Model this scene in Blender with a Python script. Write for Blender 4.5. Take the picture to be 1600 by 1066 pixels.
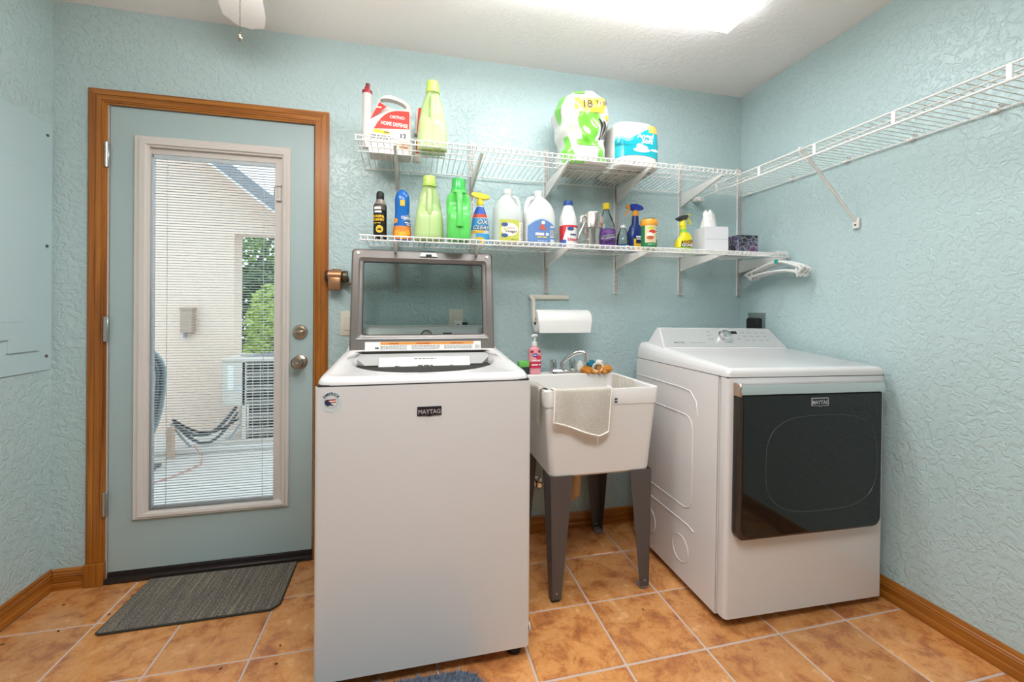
import bpy, bmesh, math, random
from mathutils import Vector, Matrix
random.seed(7)
for o in list(bpy.data.objects): bpy.data.objects.remove(o, do_unlink=True)
S = bpy.context.scene
C = S.collection
PI = math.pi

# ------------------------------------------------------------------ camera, world, exposure
FPX, ROLL, YAW, CAMZ = 662.0, 0.0061, 0.23178, 1.178
cam_d = bpy.data.cameras.new('camera')
cam_d.sensor_width = 36.0
cam_d.lens = FPX / 1600 * 36.0
cam_d.shift_y = -50.0 / 1600
cam_d.clip_start = 0.02
cam = bpy.data.objects.new('camera', cam_d); C.objects.link(cam)
fw = Vector((math.sin(YAW), math.cos(YAW), 0)); rt = Vector((math.cos(YAW), -math.sin(YAW), 0)); up = Vector((0, 0, 1))
r2 = rt * math.cos(ROLL) + up * math.sin(ROLL); u2 = up * math.cos(ROLL) - rt * math.sin(ROLL)
cam.matrix_world = Matrix(((r2.x, u2.x, -fw.x, 0), (r2.y, u2.y, -fw.y, 0), (r2.z, u2.z, -fw.z, CAMZ), (0, 0, 0, 1)))
S.camera = cam

W = bpy.data.worlds.new('overcast_sky'); S.world = W; W.use_nodes = True
bg = W.node_tree.nodes['Background']
bg.inputs[0].default_value = (0.80, 0.90, 1.0, 1); bg.inputs[1].default_value = 1.42
FIX_L, FAN_L, FILL_L = 12.5, 26.0, 8.8   # lamp radiances: ceiling fixture lens, fan globe, added fill panel above the viewer
vs = S.view_settings
vs.view_transform = 'Standard'; vs.look = 'None'; vs.gamma = 1.0; vs.use_curve_mapping = False
vs.exposure = 1.0

# ------------------------------------------------------------------ materials
def lin(c):
    return tuple(((x / 255) / 12.92 if x / 255 <= 0.04045 else ((x / 255 + 0.055) / 1.055) ** 2.4) for x in c) + (1.0,)
def mat(name, col, rough=0.5, metal=0.0, spec=0.5, coat=0.0):
    m = bpy.data.materials.new(name); m.use_nodes = True
    b = m.node_tree.nodes['Principled BSDF']
    b.inputs['Base Color'].default_value = lin(col); b.inputs['Roughness'].default_value = rough
    b.inputs['Metallic'].default_value = metal; b.inputs['Specular IOR Level'].default_value = spec
    if coat: b.inputs['Coat Weight'].default_value = coat; b.inputs['Coat Roughness'].default_value = 0.08
    return m
def N(m, t, **kw):
    n = m.node_tree.nodes.new(t)
    for k, v in kw.items(): setattr(n, k, v)
    return n
def L(m, a, b): m.node_tree.links.new(a, b)
def bsdf(m): return m.node_tree.nodes['Principled BSDF']
def ramp(m, fac, stops):
    r = N(m, 'ShaderNodeValToRGB'); e = r.color_ramp.elements
    while len(e) < len(stops): e.new(0.5)
    for i, (p, c) in enumerate(stops): e[i].position = p; e[i].color = c
    L(m, fac, r.inputs[0]); return r
def bump(m, h, strength, dist):
    b = N(m, 'ShaderNodeBump'); b.inputs['Strength'].default_value = strength; b.inputs['Distance'].default_value = dist
    L(m, h, b.inputs['Height']); L(m, b.outputs[0], bsdf(m).inputs['Normal'])
def noise(m, vec, scale, detail=3, rough=0.5, dist=0.0):
    n = N(m, 'ShaderNodeTexNoise'); n.inputs['Scale'].default_value = scale; n.inputs['Detail'].default_value = detail
    n.inputs['Roughness'].default_value = rough; n.inputs['Distortion'].default_value = dist
    if vec is not None: L(m, vec, n.inputs['Vector'])
    return n
def objco(m): return N(m, 'ShaderNodeTexCoord').outputs['Object']
def mapped(m, vec, scale):
    n = N(m, 'ShaderNodeMapping'); n.inputs['Scale'].default_value = scale; L(m, vec, n.inputs['Vector']); return n.outputs[0]
G = lambda v: (v, v, v, 1)

def wall_mat(name, col, rough, scale, strength):
    m = mat(name, col, rough)
    co = objco(m)
    n1 = noise(m, co, scale, 3, 0.55, 0.9)
    r1 = ramp(m, n1.outputs[0], [(0.40, G(0)), (0.52, G(0.85)), (0.62, G(1))])
    n2 = noise(m, co, scale * 5, 2)
    mx = N(m, 'ShaderNodeMath', operation='MULTIPLY_ADD'); L(m, n2.outputs[0], mx.inputs[0]); mx.inputs[1].default_value = 0.25; L(m, r1.outputs[0], mx.inputs[2])
    bump(m, mx.outputs[0], strength, 0.004)
    return m
M = {}
M['wall'] = wall_mat('teal_knockdown_paint', (188, 209, 209), 0.31, 40, 0.55)
M['ceil'] = wall_mat('ceiling_texture_paint', (247, 241, 238), 0.7, 30, 0.25)
M['panelteal'] = mat('teal_painted_metal', (188, 211, 214), 0.38)
M['doorteal'] = mat('door_teal_paint', (172, 190, 190), 0.4)
M['frame'] = mat('beige_window_trim', (214, 205, 198), 0.45)
M['white'] = mat('white_enamel', (223, 219, 217), 0.22, coat=0.3)
M['whiteplastic'] = mat('white_plastic', (232, 229, 225), 0.35)
M['vinyl'] = mat('white_vinyl_wire', (236, 233, 228), 0.35)
M['ivory'] = mat('ivory_plastic', (228, 220, 205), 0.35)
M['paper'] = mat('paper_white', (240, 238, 233), 0.85)
M['black'] = mat('black_rubber', (22, 21, 21), 0.5)
M['darkgap'] = mat('dark_gap', (40, 36, 34), 0.7)
M['chrome'] = mat('chrome', (225, 225, 225), 0.12, 1.0)
M['brushed'] = mat('brushed_steel', (200, 198, 195), 0.3, 1.0)
M['nickel'] = mat('satin_nickel', (190, 172, 155), 0.28, 1.0)
M['lidgrey'] = mat('warm_grey_lid', (128, 120, 115), 0.3, 0.35)
M['drum'] = mat('dark_drum', (48, 44, 42), 0.35, 0.6)
M['consolegrey'] = mat('silver_console', (200, 199, 197), 0.35, 0.3)
M['legbrown'] = mat('grey_painted_steel', (92, 86, 84), 0.45, 0.2)
M['tub'] = mat('white_tub_plastic', (232, 228, 223), 0.4)
M['darkmetal'] = mat('bronze_threshold', (42, 34, 32), 0.5)
M['cap_white'] = M['whiteplastic']

def simple(name, col, rough=0.4, metal=0.0):
    if name not in M: M[name] = mat(name, col, rough, metal)
    return M[name]

def wood(name, a, b, c, axis):
    m = mat(name, a, 0.38, coat=0.25)
    co = objco(m)
    sc = {'x': (1.2, 40, 40), 'y': (40, 1.2, 40), 'z': (40, 40, 1.2)}[axis]
    n = noise(m, mapped(m, co, sc), 1.0, 4, 0.6, 0.6)
    r = ramp(m, n.outputs[0], [(0.3, lin(b)), (0.5, lin(a)), (0.7, lin(c))])
    L(m, r.outputs[0], bsdf(m).inputs['Base Color'])
    bump(m, n.outputs[0], 0.08, 0.001)
    return m
for ax in 'xyz': M['wood_' + ax] = wood('stained_oak_' + ax, (166, 98, 26), (120, 66, 14), (188, 122, 44), ax)

def tile_mat():
    m = mat('terracotta_tile', (200, 130, 70), 0.3, coat=0.6)
    co = N(m, 'ShaderNodeTexCoord').outputs['Object']
    inf = N(m, 'ShaderNodeObjectInfo')
    off = N(m, 'ShaderNodeVectorMath', operation='SCALE'); cmb = N(m, 'ShaderNodeCombineXYZ')
    for i in range(3): cmb.inputs[i].default_value = (37.0, 91.0, 53.0)[i]
    L(m, cmb.outputs[0], off.inputs[0]); L(m, inf.outputs['Random'], off.inputs['Scale'])
    add = N(m, 'ShaderNodeVectorMath', operation='ADD'); L(m, co, add.inputs[0]); L(m, off.outputs[0], add.inputs[1])
    v = add.outputs[0]
    big = noise(m, v, 12, 8, 0.68, 0.35)
    r = ramp(m, big.outputs[0], [(0.34, lin((172, 106, 64))), (0.44, lin((198, 128, 74))), (0.50, lin((216, 148, 86))), (0.70, lin((228, 166, 106)))])
    fine = noise(m, v, 17, 7, 0.6, 1.1)
    r2_ = ramp(m, fine.outputs[0], [(0.0, G(1)), (0.472, G(1)), (0.488, G(0.55)), (0.504, G(1))])
    mx = N(m, 'ShaderNodeMix', data_type='RGBA', blend_type='MULTIPLY'); mx.inputs['Factor'].default_value = 0.55
    L(m, r.outputs[0], mx.inputs['A']); L(m, r2_.outputs[0], mx.inputs['B'])
    hs = N(m, 'ShaderNodeHueSaturation')
    mr = N(m, 'ShaderNodeMapRange'); mr.inputs['To Min'].default_value = 0.86; mr.inputs['To Max'].default_value = 1.1
    L(m, inf.outputs['Random'], mr.inputs['Value']); L(m, mr.outputs[0], hs.inputs['Value']); L(m, mx.outputs['Result'], hs.inputs['Color'])
    L(m, hs.outputs[0], bsdf(m).inputs['Base Color'])
    rr = N(m, 'ShaderNodeMapRange'); rr.inputs['To Min'].default_value = 0.16; rr.inputs['To Max'].default_value = 0.34
    L(m, big.outputs[0], rr.inputs['Value']); L(m, rr.outputs[0], bsdf(m).inputs['Roughness'])
    bump(m, fine.outputs[0], 0.12, 0.003)
    return m
M['tile'] = tile_mat()
g = mat('sanded_grout', (204, 182, 168), 0.85); bump(g, noise(g, objco(g), 300, 2).outputs[0], 0.3, 0.001); M['grout'] = g

def glassy(name, tint, gloss=1.0, rough=0.02, ior=1.45):
    m = bpy.data.materials.new(name); m.use_nodes = True; nt = m.node_tree
    nt.nodes.remove(nt.nodes['Principled BSDF'])
    out = nt.nodes['Material Output']
    t = N(m, 'ShaderNodeBsdfTransparent'); t.inputs[0].default_value = tint
    gl = N(m, 'ShaderNodeBsdfGlossy'); gl.inputs['Roughness'].default_value = rough; gl.inputs[0].default_value = (gloss, gloss, gloss, 1)
    fr = N(m, 'ShaderNodeFresnel'); fr.inputs['IOR'].default_value = ior
    mx = N(m, 'ShaderNodeMixShader'); L(m, fr.outputs[0], mx.inputs[0]); L(m, t.outputs[0], mx.inputs[1]); L(m, gl.outputs[0], mx.inputs[2]); L(m, mx.outputs[0], out.inputs[0])
    return m
M['glass'] = glassy('window_glass', (0.93, 0.95, 0.95, 1), 0.6, 0.01, 1.3)
M['lidglass'] = glassy('smoked_lid_glass', (0.74, 0.77, 0.76, 1), 0.9, 0.02, 1.33)
M['clearplastic'] = glassy('clear_plastic', (0.86, 0.90, 0.90, 1), 1.0, 0.05, 1.4)
def translucent(name, col, alpha, rough=0.3):
    m = mat(name, col, rough); bsdf(m).inputs['Alpha'].default_value = alpha; return m
M['milky'] = translucent('milky_translucent_plastic', (226, 230, 226), 0.62)
M['milky2'] = translucent('white_translucent_plastic', (232, 232, 228), 0.85)
def emis(name, col, s):
    m = bpy.data.materials.new(name); m.use_nodes = True; b = bsdf(m)
    b.inputs['Base Color'].default_value = (0.9, 0.9, 0.9, 1); b.inputs['Emission Color'].default_value = col; b.inputs['Emission Strength'].default_value = s
    return m
M['lens'] = emis('lit_fixture_lens', (0.92, 0.965, 1.0, 1), FIX_L)
M['lensside'] = emis('lit_fixture_lens_side', (0.92, 0.965, 1.0, 1), FIX_L * 0.4)
M['panel'] = emis('fill_light_lens', (0.92, 0.965, 1.0, 1), FILL_L)  # glow of the added fill panel
M['globe'] = emis('lit_fan_globe', (1.0, 0.97, 0.94, 1), FAN_L)

def striped_mat():
    m = mat('striped_carpet', (70, 72, 70), 0.95); co = objco(m)
    n = noise(m, mapped(m, co, (170, 1.5, 1)), 1.0, 3, 0.7)
    r = ramp(m, n.outputs[0], [(0.30, lin((60, 64, 70))), (0.42, lin((124, 114, 106))), (0.5, lin((84, 84, 84))), (0.56, lin((168, 152, 122))), (0.64, lin((82, 88, 96)))])
    n2 = noise(m, mapped(m, co, (240, 150, 1)), 1.0, 2)
    mx = N(m, 'ShaderNodeMix', data_type='RGBA', blend_type='MULTIPLY'); mx.inputs['Factor'].default_value = 0.7
    r3 = ramp(m, n2.outputs[0], [(0.36, G(0.25)), (0.58, G(1.3))])
    L(m, r.outputs[0], mx.inputs['A']); L(m, r3.outputs[0], mx.inputs['B']); L(m, mx.outputs['Result'], bsdf(m).inputs['Base Color'])
    bump(m, n2.outputs[0], 0.9, 0.004); return m
M['mat'] = striped_mat()
def terry(name, col):
    m = mat(name, col, 0.95); n = noise(m, objco(m), 220, 3); bump(m, n.outputs[0], 0.4, 0.003)
    r = ramp(m, n.outputs[0], [(0.3, tuple(0.84 * x for x in lin(col)[:3]) + (1,)), (0.6, lin(col))]); L(m, r.outputs[0], bsdf(m).inputs['Base Color']); return m
M['cloth'] = terry('cream_terry_cloth', (250, 243, 232))
def pattern_mat():
    m = mat('dark_floral_print', (60, 55, 70), 0.5); co = objco(m)
    v = N(m, 'ShaderNodeTexVoronoi'); v.feature = 'DISTANCE_TO_EDGE'; v.inputs['Scale'].default_value = 26; 
    d = noise(m, co, 9, 2); va = N(m, 'ShaderNodeVectorMath', operation='MULTIPLY_ADD'); L(m, d.outputs['Color'], va.inputs[0]); va.inputs[1].default_value = (0.16, 0.16, 0.16); L(m, co, va.inputs[2]); L(m, va.outputs[0], v.inputs['Vector'])
    n = noise(m, co, 14, 2)
    c1 = ramp(m, n.outputs[0], [(0.35, lin((26, 24, 30))), (0.5, lin((62, 72, 100))), (0.62, lin((104, 70, 112))), (0.75, lin((70, 60, 60)))])
    e = ramp(m, v.outputs['Distance'], [(0.0, G(1)), (0.09, G(0))])
    mx = N(m, 'ShaderNodeMix', data_type='RGBA'); L(m, e.outputs[0], mx.inputs['Factor']); L(m, c1.outputs[0], mx.inputs['A']); mx.inputs['B'].default_value = lin((168, 158, 160))
    L(m, mx.outputs['Result'], bsdf(m).inputs['Base Color']); return m
M['floral'] = pattern_mat()
def stucco(name, col):
    m = mat(name, col, 0.9); bump(m, noise(m, objco(m), 40, 4, 0.6).outputs[0], 0.5, 0.01); return m
M['stucco'] = stucco('cream_stucco', (232, 208, 190)); M['concrete'] = stucco('pale_concrete', (214, 208, 200))

# ------------------------------------------------------------------ mesh helpers
def new(): return bmesh.new()
def merge(bm, t, mtx=None):
    if mtx is not None: bmesh.ops.transform(t, matrix=mtx, verts=t.verts)
    me = bpy.data.meshes.new('tmp'); t.to_mesh(me); t.free(); bm.from_mesh(me); bpy.data.meshes.remove(me)
def box(bm, lo, hi, bev=0.0, seg=2, mtx=None):
    t = bmesh.new(); bmesh.ops.create_cube(t, size=1.0)
    lo, hi = Vector(lo), Vector(hi); c = (lo + hi) / 2; s = hi - lo
    for v in t.verts: v.co = Vector((v.co.x * s.x + c.x, v.co.y * s.y + c.y, v.co.z * s.z + c.z))
    if bev: bmesh.ops.bevel(t, geom=list(t.edges), offset=min(bev, min(s) * 0.49), segments=seg, profile=0.5, affect='EDGES')
    merge(bm, t, mtx); return bm
def tube(bm, pts, r, n=8, closed=False, mtx=None):
    pts = [Vector(p) for p in pts]; k = len(pts); rs = r if isinstance(r, (list, tuple)) else [r] * k
    tan = []
    for i in range(k):
        a = pts[(i - 1) % k] if (closed or i > 0) else pts[i]; b = pts[(i + 1) % k] if (closed or i < k - 1) else pts[i]
        d = b - a; tan.append(d.normalized() if d.length > 1e-9 else Vector((0, 0, 1)))
    ref = Vector((0, 0, 1)) if abs(tan[0].z) < 0.9 else Vector((1, 0, 0))
    nrm = (ref - tan[0] * ref.dot(tan[0])).normalized(); rings = []
    for i in range(k):
        nrm = (nrm - tan[i] * nrm.dot(tan[i])); nrm = nrm.normalized() if nrm.length > 1e-6 else tan[i].orthogonal().normalized()
        bi = tan[i].cross(nrm); ring = []
        for j in range(n):
            a = 2 * PI * j / n; p = pts[i] + (nrm * math.cos(a) + bi * math.sin(a)) * rs[i]
            ring.append(bm.verts.new(mtx @ p if mtx else p))
        rings.append(ring)
    for i in range(k if closed else k - 1):
        A, B = rings[i], rings[(i + 1) % k]
        for j in range(n): bm.faces.new((A[j], A[(j + 1) % n], B[(j + 1) % n], B[j]))
    if not closed: bm.faces.new(rings[0][::-1]); bm.faces.new(rings[-1])
    return bm
def rings_mesh(bm, rings, cap0=True, cap1=True, mtx=None):
    R = [[bm.verts.new((mtx @ Vector(p)) if mtx else Vector(p)) for p in r] for r in rings]; n = len(R[0])
    for A, B in zip(R, R[1:]):
        for j in range(n): bm.faces.new((A[j], A[(j + 1) % n], B[(j + 1) % n], B[j]))
    if cap0: bm.faces.new(R[0][::-1])
    if cap1: bm.faces.new(R[-1])
    return bm
def lathe(bm, prof, n=24, mtx=None, cap0=True, cap1=True):
    return rings_mesh(bm, [[(r * math.cos(2 * PI * j / n), r * math.sin(2 * PI * j / n), z) for j in range(n)] for r, z in prof], cap0, cap1, mtx)
def prism(bm, poly, d0, d1, axis='y', mtx=None):
    def P(a, b, d): return {'y': (a, d, b), 'x': (d, a, b), 'z': (a, b, d)}[axis]
    A = [bm.verts.new((mtx @ Vector(P(a, b, d0))) if mtx else Vector(P(a, b, d0))) for a, b in poly]
    B = [bm.verts.new((mtx @ Vector(P(a, b, d1))) if mtx else Vector(P(a, b, d1))) for a, b in poly]
    n = len(poly)
    for j in range(n): bm.faces.new((A[j], A[(j + 1) % n], B[(j + 1) % n], B[j]))
    bm.faces.new(A[::-1]); bm.faces.new(B); return bm
def grid(bm, f, nu, nv):
    V = [[bm.verts.new(Vector(f(i / nu, j / nv))) for j in range(nv + 1)] for i in range(nu + 1)]
    for i in range(nu):
        for j in range(nv): bm.faces.new((V[i][j], V[i + 1][j], V[i + 1][j + 1], V[i][j + 1]))
    return bm
def rrect(x0, x1, y0, y1, r, z, k=5):
    pts = []
    for cx, cy, a0 in ((x1 - r, y1 - r, 0), (x0 + r, y1 - r, 90), (x0 + r, y0 + r, 180), (x1 - r, y0 + r, 270)):
        for i in range(k + 1):
            a = math.radians(a0 + 90 * i / k); pts.append((cx + r * math.cos(a), cy + r * math.sin(a), z))
    return pts
def rrect2(x0, x1, z0, z1, r, k=5): return [(p[0], p[1]) for p in rrect(x0, x1, z0, z1, r, 0, k)]
def finish(bm, name, m, smooth=True, ang=38):
    bmesh.ops.recalc_face_normals(bm, faces=bm.faces)
    me = bpy.data.meshes.new(name); bm.to_mesh(me); bm.free()
    if smooth:
        me.polygons.foreach_set('use_smooth', [True] * len(me.polygons)); me.set_sharp_from_angle(angle=math.radians(ang))
    if m is not None: me.materials.append(m)
    return me
def obj(name, bm, m, parent=None, smooth=True, label=None, ang=38):
    me = bm if isinstance(bm, bpy.types.Mesh) else finish(bm, name, m, smooth, ang)
    o = bpy.data.objects.new(name, me); C.objects.link(o)
    if parent is not None: o.parent = parent
    if label: o['label'] = label
    return o
def tag(o, label, cat, group=None):
    o['label'] = label; o['category'] = cat
    if group: o['group'] = group
    return o
def thing(name, label, cat, loc=(0, 0, 0), rot=(0, 0, 0), group=None):
    o = bpy.data.objects.new(name, None); C.objects.link(o); o.empty_display_size = 0.05
    o.location = loc; o.rotation_euler = [math.radians(a) for a in rot]
    return tag(o, label, cat, group)
def struct(name, bm, m, label=None, smooth=False):
    o = obj(name, bm, m, None, smooth) if bm is not None else bpy.data.objects.new(name, None)
    if bm is None: C.objects.link(o)
    o['kind'] = 'structure'
    if label: o['label'] = label
    return o
def lettering(text, size, m, parent, place, name='lettering', align='CENTER', weight=0.0, shear=0.0, sx=1.0, spacing=1.0, label=None):
    """printed words: place(x, y) gives the point on the surface"""
    cu = bpy.data.curves.new('t', 'FONT'); cu.body = text; cu.size = size; cu.align_x = align; cu.offset = weight; cu.shear = shear; cu.space_character = spacing
    cu.resolution_u = 3
    o = bpy.data.objects.new('t', cu); C.objects.link(o)
    dg = bpy.context.evaluated_depsgraph_get(); me = bpy.data.meshes.new_from_object(o.evaluated_get(dg))
    bpy.data.objects.remove(o, do_unlink=True); bpy.data.curves.remove(cu)
    for v in me.vertices: v.co = Vector(place(v.co.x * sx, v.co.y))
    me.materials.clear(); me.materials.append(m); me.name = name
    return obj(name, me, None, parent, label=label)
def flat_front(x, y, z):       # lettering on a plane facing -Y
    return lambda a, b: (x + a, y, z + b)
class Body:
    """bottle body: sections (z, rx, ry, n, cx, cy) with superelliptic outline"""
    def __init__(s, secs): s.s = [tuple(q) + (0.0,) * (6 - len(q)) if len(q) >= 4 else tuple(q) + (2.0, 0.0, 0.0) for q in secs]
    def at(s, z):
        q = s.s
        if z <= q[0][0]: return q[0]
        for a, b in zip(q, q[1:]):
            if z <= b[0]:
                t = (z - a[0]) / max(1e-9, b[0] - a[0]); return tuple(u + (v - u) * t for u, v in zip(a, b))
        return q[-1]
    def point(s, z, th, off=0.0):
        _, rx, ry, n, cx, cy = s.at(z); c, d = math.cos(th), math.sin(th)
        k = (abs(c) ** n + abs(d) ** n) ** (-1.0 / n)
        return (cx + (rx + off) * c * k, cy + (ry + off) * d * k, z)
    def mesh(s, n=36, bm=None):
        bm = bm or new(); zs = []
        for a, b in zip(s.s, s.s[1:]):
            k = max(1, int((b[0] - a[0]) / 0.02)); zs += [a[0] + (b[0] - a[0]) * i / k for i in range(k)]
        zs.append(s.s[-1][0])
        return rings_mesh(bm, [[s.point(z, 2 * PI * j / n) for j in range(n)] for z in zs])
    def patch(s, z0, z1, d0, d1, off=0.0012, nu=14, nv=6, shape=None):
        bm = new()
        def f(u, v):
            if shape: u, v = shape(u, v)
            return s.point(z0 + (z1 - z0) * v, math.radians(d0 + (d1 - d0) * u), off)
        return grid(bm, f, nu, nv)
    def place(s, z, deg=-90, off=0.002):
        def f(x, y):
            _, rx, ry, *_r = s.at(z + y); return s.point(z + y, math.radians(deg) + x / max(rx, 0.01), off)
        return f
    def disc(s, z, deg, rx, rz, off=0.0016, n=20):
        bm = new(); w = s.at(z)[1]; c = bm.verts.new(s.point(z, math.radians(deg), off)); ring = []
        for j in range(n):
            a = 2 * PI * j / n; ring.append(bm.verts.new(s.point(z + rz * math.sin(a), math.radians(deg) + rx * math.cos(a) / w, off)))
        for j in range(n): bm.faces.new((c, ring[j], ring[(j + 1) % n]))
        return bm

def fine_print(parent, place, rows, m, name='fine_print'):
    """rows of unreadable small print: (x0, x1, y, h) strips broken into word-like runs"""
    bm = new(); rnd = random.Random(len(rows) * 7 + 3)
    for x0, x1, y, h in rows:
        x = x0
        while x < x1:
            w = min(rnd.uniform(1.6, 5.0) * h, x1 - x)
            k = max(1, int(w / 0.006)); A = [bm.verts.new(Vector(place(x + w * i / k, y))) for i in range(k + 1)]; B = [bm.verts.new(Vector(place(x + w * i / k, y + h))) for i in range(k + 1)]
            for i in range(k): bm.faces.new((A[i], A[i + 1], B[i + 1], B[i]))
            x += w + 0.8 * h
    o = obj(name, bm, m, parent, False); o['kind'] = 'stuff'; return o
# ------------------------------------------------------------------ room shell
XL, XR, YB, YF, ZC = -1.455, 1.907, 2.15, -2.75, 2.449
floor = struct('floor', box(new(), (XL - 0.15, YF - 0.15, -0.05), (XR + 0.15, YB, -0.003)), M['grout'], 'grout bed under the terracotta floor tiles')
full = None
def cuts(a, b, ref, p):
    k0 = math.floor((a - ref) / p); out = []
    k = k0
    while ref + k * p < b:
        out.append((max(a, ref + k * p), min(b, ref + (k + 1) * p))); k += 1
    return out
GR = 0.004
for x0, x1 in cuts(XL, XR, 0.700, 0.306):
    for y0, y1 in cuts(YF, YB, 1.583, 0.303):
        w, d = x1 - x0 - 2 * GR, y1 - y0 - 2 * GR
        if w < 0.012 or d < 0.012: continue
        isfull = abs(x1 - x0 - 0.306) < 1e-4 and abs(y1 - y0 - 0.303) < 1e-4
        if isfull and full: me = full
        else:
            me = finish(box(new(), (-w / 2, -d / 2, -0.008), (w / 2, d / 2, 0.0), 0.0025, 1), 'tile', M['tile'], True, 30)
            if isfull: full = me
        o = obj('tile', me, None, floor); o.location = ((x0 + x1) / 2, (y0 + y1) / 2, random.uniform(-0.0006, 0.0004))

DX0, DX1, DZ = -1.274, -0.434, 2.052       # door opening
bm = new()
box(bm, (XL - 0.15, YB, -0.05), (DX0, YB + 0.15, ZC + 0.1)); box(bm, (DX1, YB, -0.05), (XR + 0.15, YB + 0.15, ZC + 0.1)); box(bm, (DX0, YB, DZ), (DX1, YB + 0.15, ZC + 0.1))
struct('wall_back', bm, M['wall'], 'teal textured wall with the glazed door and shelves')
struct('wall_right', box(new(), (XR, YF - 0.15, -0.05), (XR + 0.15, YB, ZC + 0.1)), M['wall'], 'teal textured wall beside the dryer')
struct('wall_left', box(new(), (XL - 0.15, YF - 0.15, -0.05), (XL, YB, ZC + 0.1)), M['wall'], 'teal wall with the flush access panel')
struct('wall_front', box(new(), (XL, YF - 0.15, -0.05), (XR, YF, ZC + 0.1)), M['wall'], 'teal wall behind the viewer')
struct('ceiling', box(new(), (XL, YF, ZC), (XR, YB, ZC + 0.1)), M['ceil'], 'off-white textured ceiling')

BP = [(0, 0), (0.016, 0), (0.016, 0.027), (0.0138, 0.030), (0.0142, 0.033), (0.0142, 0.058), (0.0115, 0.061), (0.0130, 0.066), (0.0095, 0.070), (0.0095, 0.076), (0.006, 0.0845), (0, 0.0845)]
def baseboard(name, m, f, a, b):
    bm = new(); rings_mesh(bm, [[f(t, d, z) for d, z in BP] for t in (a, b)]); return struct(name, bm, m, smooth=False)
baseboard('baseboard_right', M['wood_y'], lambda t, d, z: (XR - d, t, z), YF, YB)
baseboard('baseboard_left', M['wood_y'], lambda t, d, z: (XL + d, t, z), YF, YB)
bb = baseboard('baseboard_back', M['wood_x'], lambda t, d, z: (t, YB - d, z), XL + 0.016, -1.325)
bm = new(); rings_mesh(bm, [[(t, YB - d, z) for d, z in BP] for t in (-0.388, XR - 0.016)]); obj('baseboard_length', bm, M['wood_x'], bb, False)

# door casing: three mitred boards with stepped profile and a plinth block
trim = struct('trim_1', None, None, 'stained oak casing around the glazed door')
def casing(name, outer, m):
    bm = new()
    def layer(o, d):
        prism(bm, [(p[0], p[1]) for p in o], YB, YB - d)
    for fa, fb, d in ((0.0, 1.0, 0.011), (0.10, 0.92, 0.015), (0.22, 0.48, 0.018), (0.58, 0.84, 0.018)):
        A, B = outer   # inner line (2 pts), outer line (2 pts)
        pts = [tuple(A[i][k] + (B[i][k] - A[i][k]) * fa for k in (0, 1)) for i in (0, 1)] + [tuple(A[i][k] + (B[i][k] - A[i][k]) * fb for k in (0, 1)) for i in (1, 0)]
        layer(pts, d)
    return obj(name, bm, m, trim, False)
CI0, CI1, CIZ, CO0, CO1, COZ = -1.262, -0.446, 2.036, -1.327, -0.385, 2.098
casing('side_board', (((CI0, 0.098), (CI0, CIZ)), ((CO0, 0.098), (CO0, COZ))), M['wood_z'])
casing('side_board', (((CI1, 0.0), (CI1, CIZ)), ((CO1, 0.0), (CO1, COZ))), M['wood_z'])
casing('head_board', (((CI0, CIZ), (CI1, CIZ)), ((CO0, COZ), (CO1, COZ))), M['wood_x'])
obj('plinth_block', box(new(), (CO0 - 0.003, YB - 0.022, 0), (CI0 + 0.002, YB, 0.097), 0.002, 1), M['wood_z'], trim, False)
bm = new()
box(bm, (DX0, YB - 0.002, 0), (-1.2605, YB + 0.15, DZ)); box(bm, (-0.4475, YB - 0.002, 0), (DX1, YB + 0.15, DZ)); box(bm, (-1.2605, YB - 0.002, 2.0385), (-0.4475, YB + 0.15, DZ))
obj('jamb', bm, M['frame'], trim, False)
bm = new(); box(bm, (-1.262, YB - 0.018, 0.0), (-0.446, YB + 0.15, 0.022), 0.004, 1); box(bm, (-1.262, YB + 0.004, 0.02), (-0.446, YB + 0.04, 0.04), 0.003, 1)
struct('trim_2', bm, M['darkmetal'], 'dark bronze threshold under the door', True)

# the glazed door
door = struct('door_1', None, None, 'teal door with a full glass panel and enclosed blinds')
dx0, dx1, dz0, dz1, dy0, dy1 = -1.2555, -0.4525, 0.044, 2.033, 2.153, 2.198
fo = (-1.165, -0.551, 0.261, 1.916); fi = (-1.111, -0.586, 0.290, 1.872)
bm = new()
ho = (fi[0] - 0.004, fi[1] + 0.004, fi[2] - 0.004, fi[3] + 0.004)
box(bm, (dx0, dy0, dz0), (ho[0], dy1, dz1)); box(bm, (ho[1], dy0, dz0), (dx1, dy1, dz1)); box(bm, (ho[0], dy0, dz0), (ho[1], dy1, ho[2])); box(bm, (ho[0], dy0, ho[3]), (ho[1], dy1, dz1))
obj('door_leaf', bm, M['doorteal'], door, False)
def ring_frame(bm, o, i, prof):
    """moulded frame: prof is a list of (fraction from outer to inner, y)"""
    R = []
    for f, y in prof:
        x0, x1, z0, z1 = [o[k] + (i[k] - o[k]) * f for k in range(4)]
        R.append([(x0, y, z0), (x1, y, z0), (x1, y, z1), (x0, y, z1)])
    rings_mesh(bm, R, False, False)
bm = new(); ring_frame(bm, fo, fi, [(0, dy0), (0, dy0 - 0.010), (0.10, dy0 - 0.014), (0.35, dy0 - 0.012), (0.42, dy0 - 0.019), (0.78, dy0 - 0.016), (0.86, dy0 - 0.009), (1.0, dy0 - 0.007), (1.0, dy0 + 0.043)])
gf = obj('glazing_frame', bm, M['frame'], door, True, ang=20)
bx0, bx1, bz0, bz1 = -1.108, -0.6195, 0.294, 1.846
bm = new(); box(bm, (bx1, 2.163, fi[2]), (fi[1], 2.167, fi[3])); box(bm, (fi[0], 2.163, bz1), (bx1, 2.167, fi[3])); obj('inner_liner', bm, M['frame'], gf, False)
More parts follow.
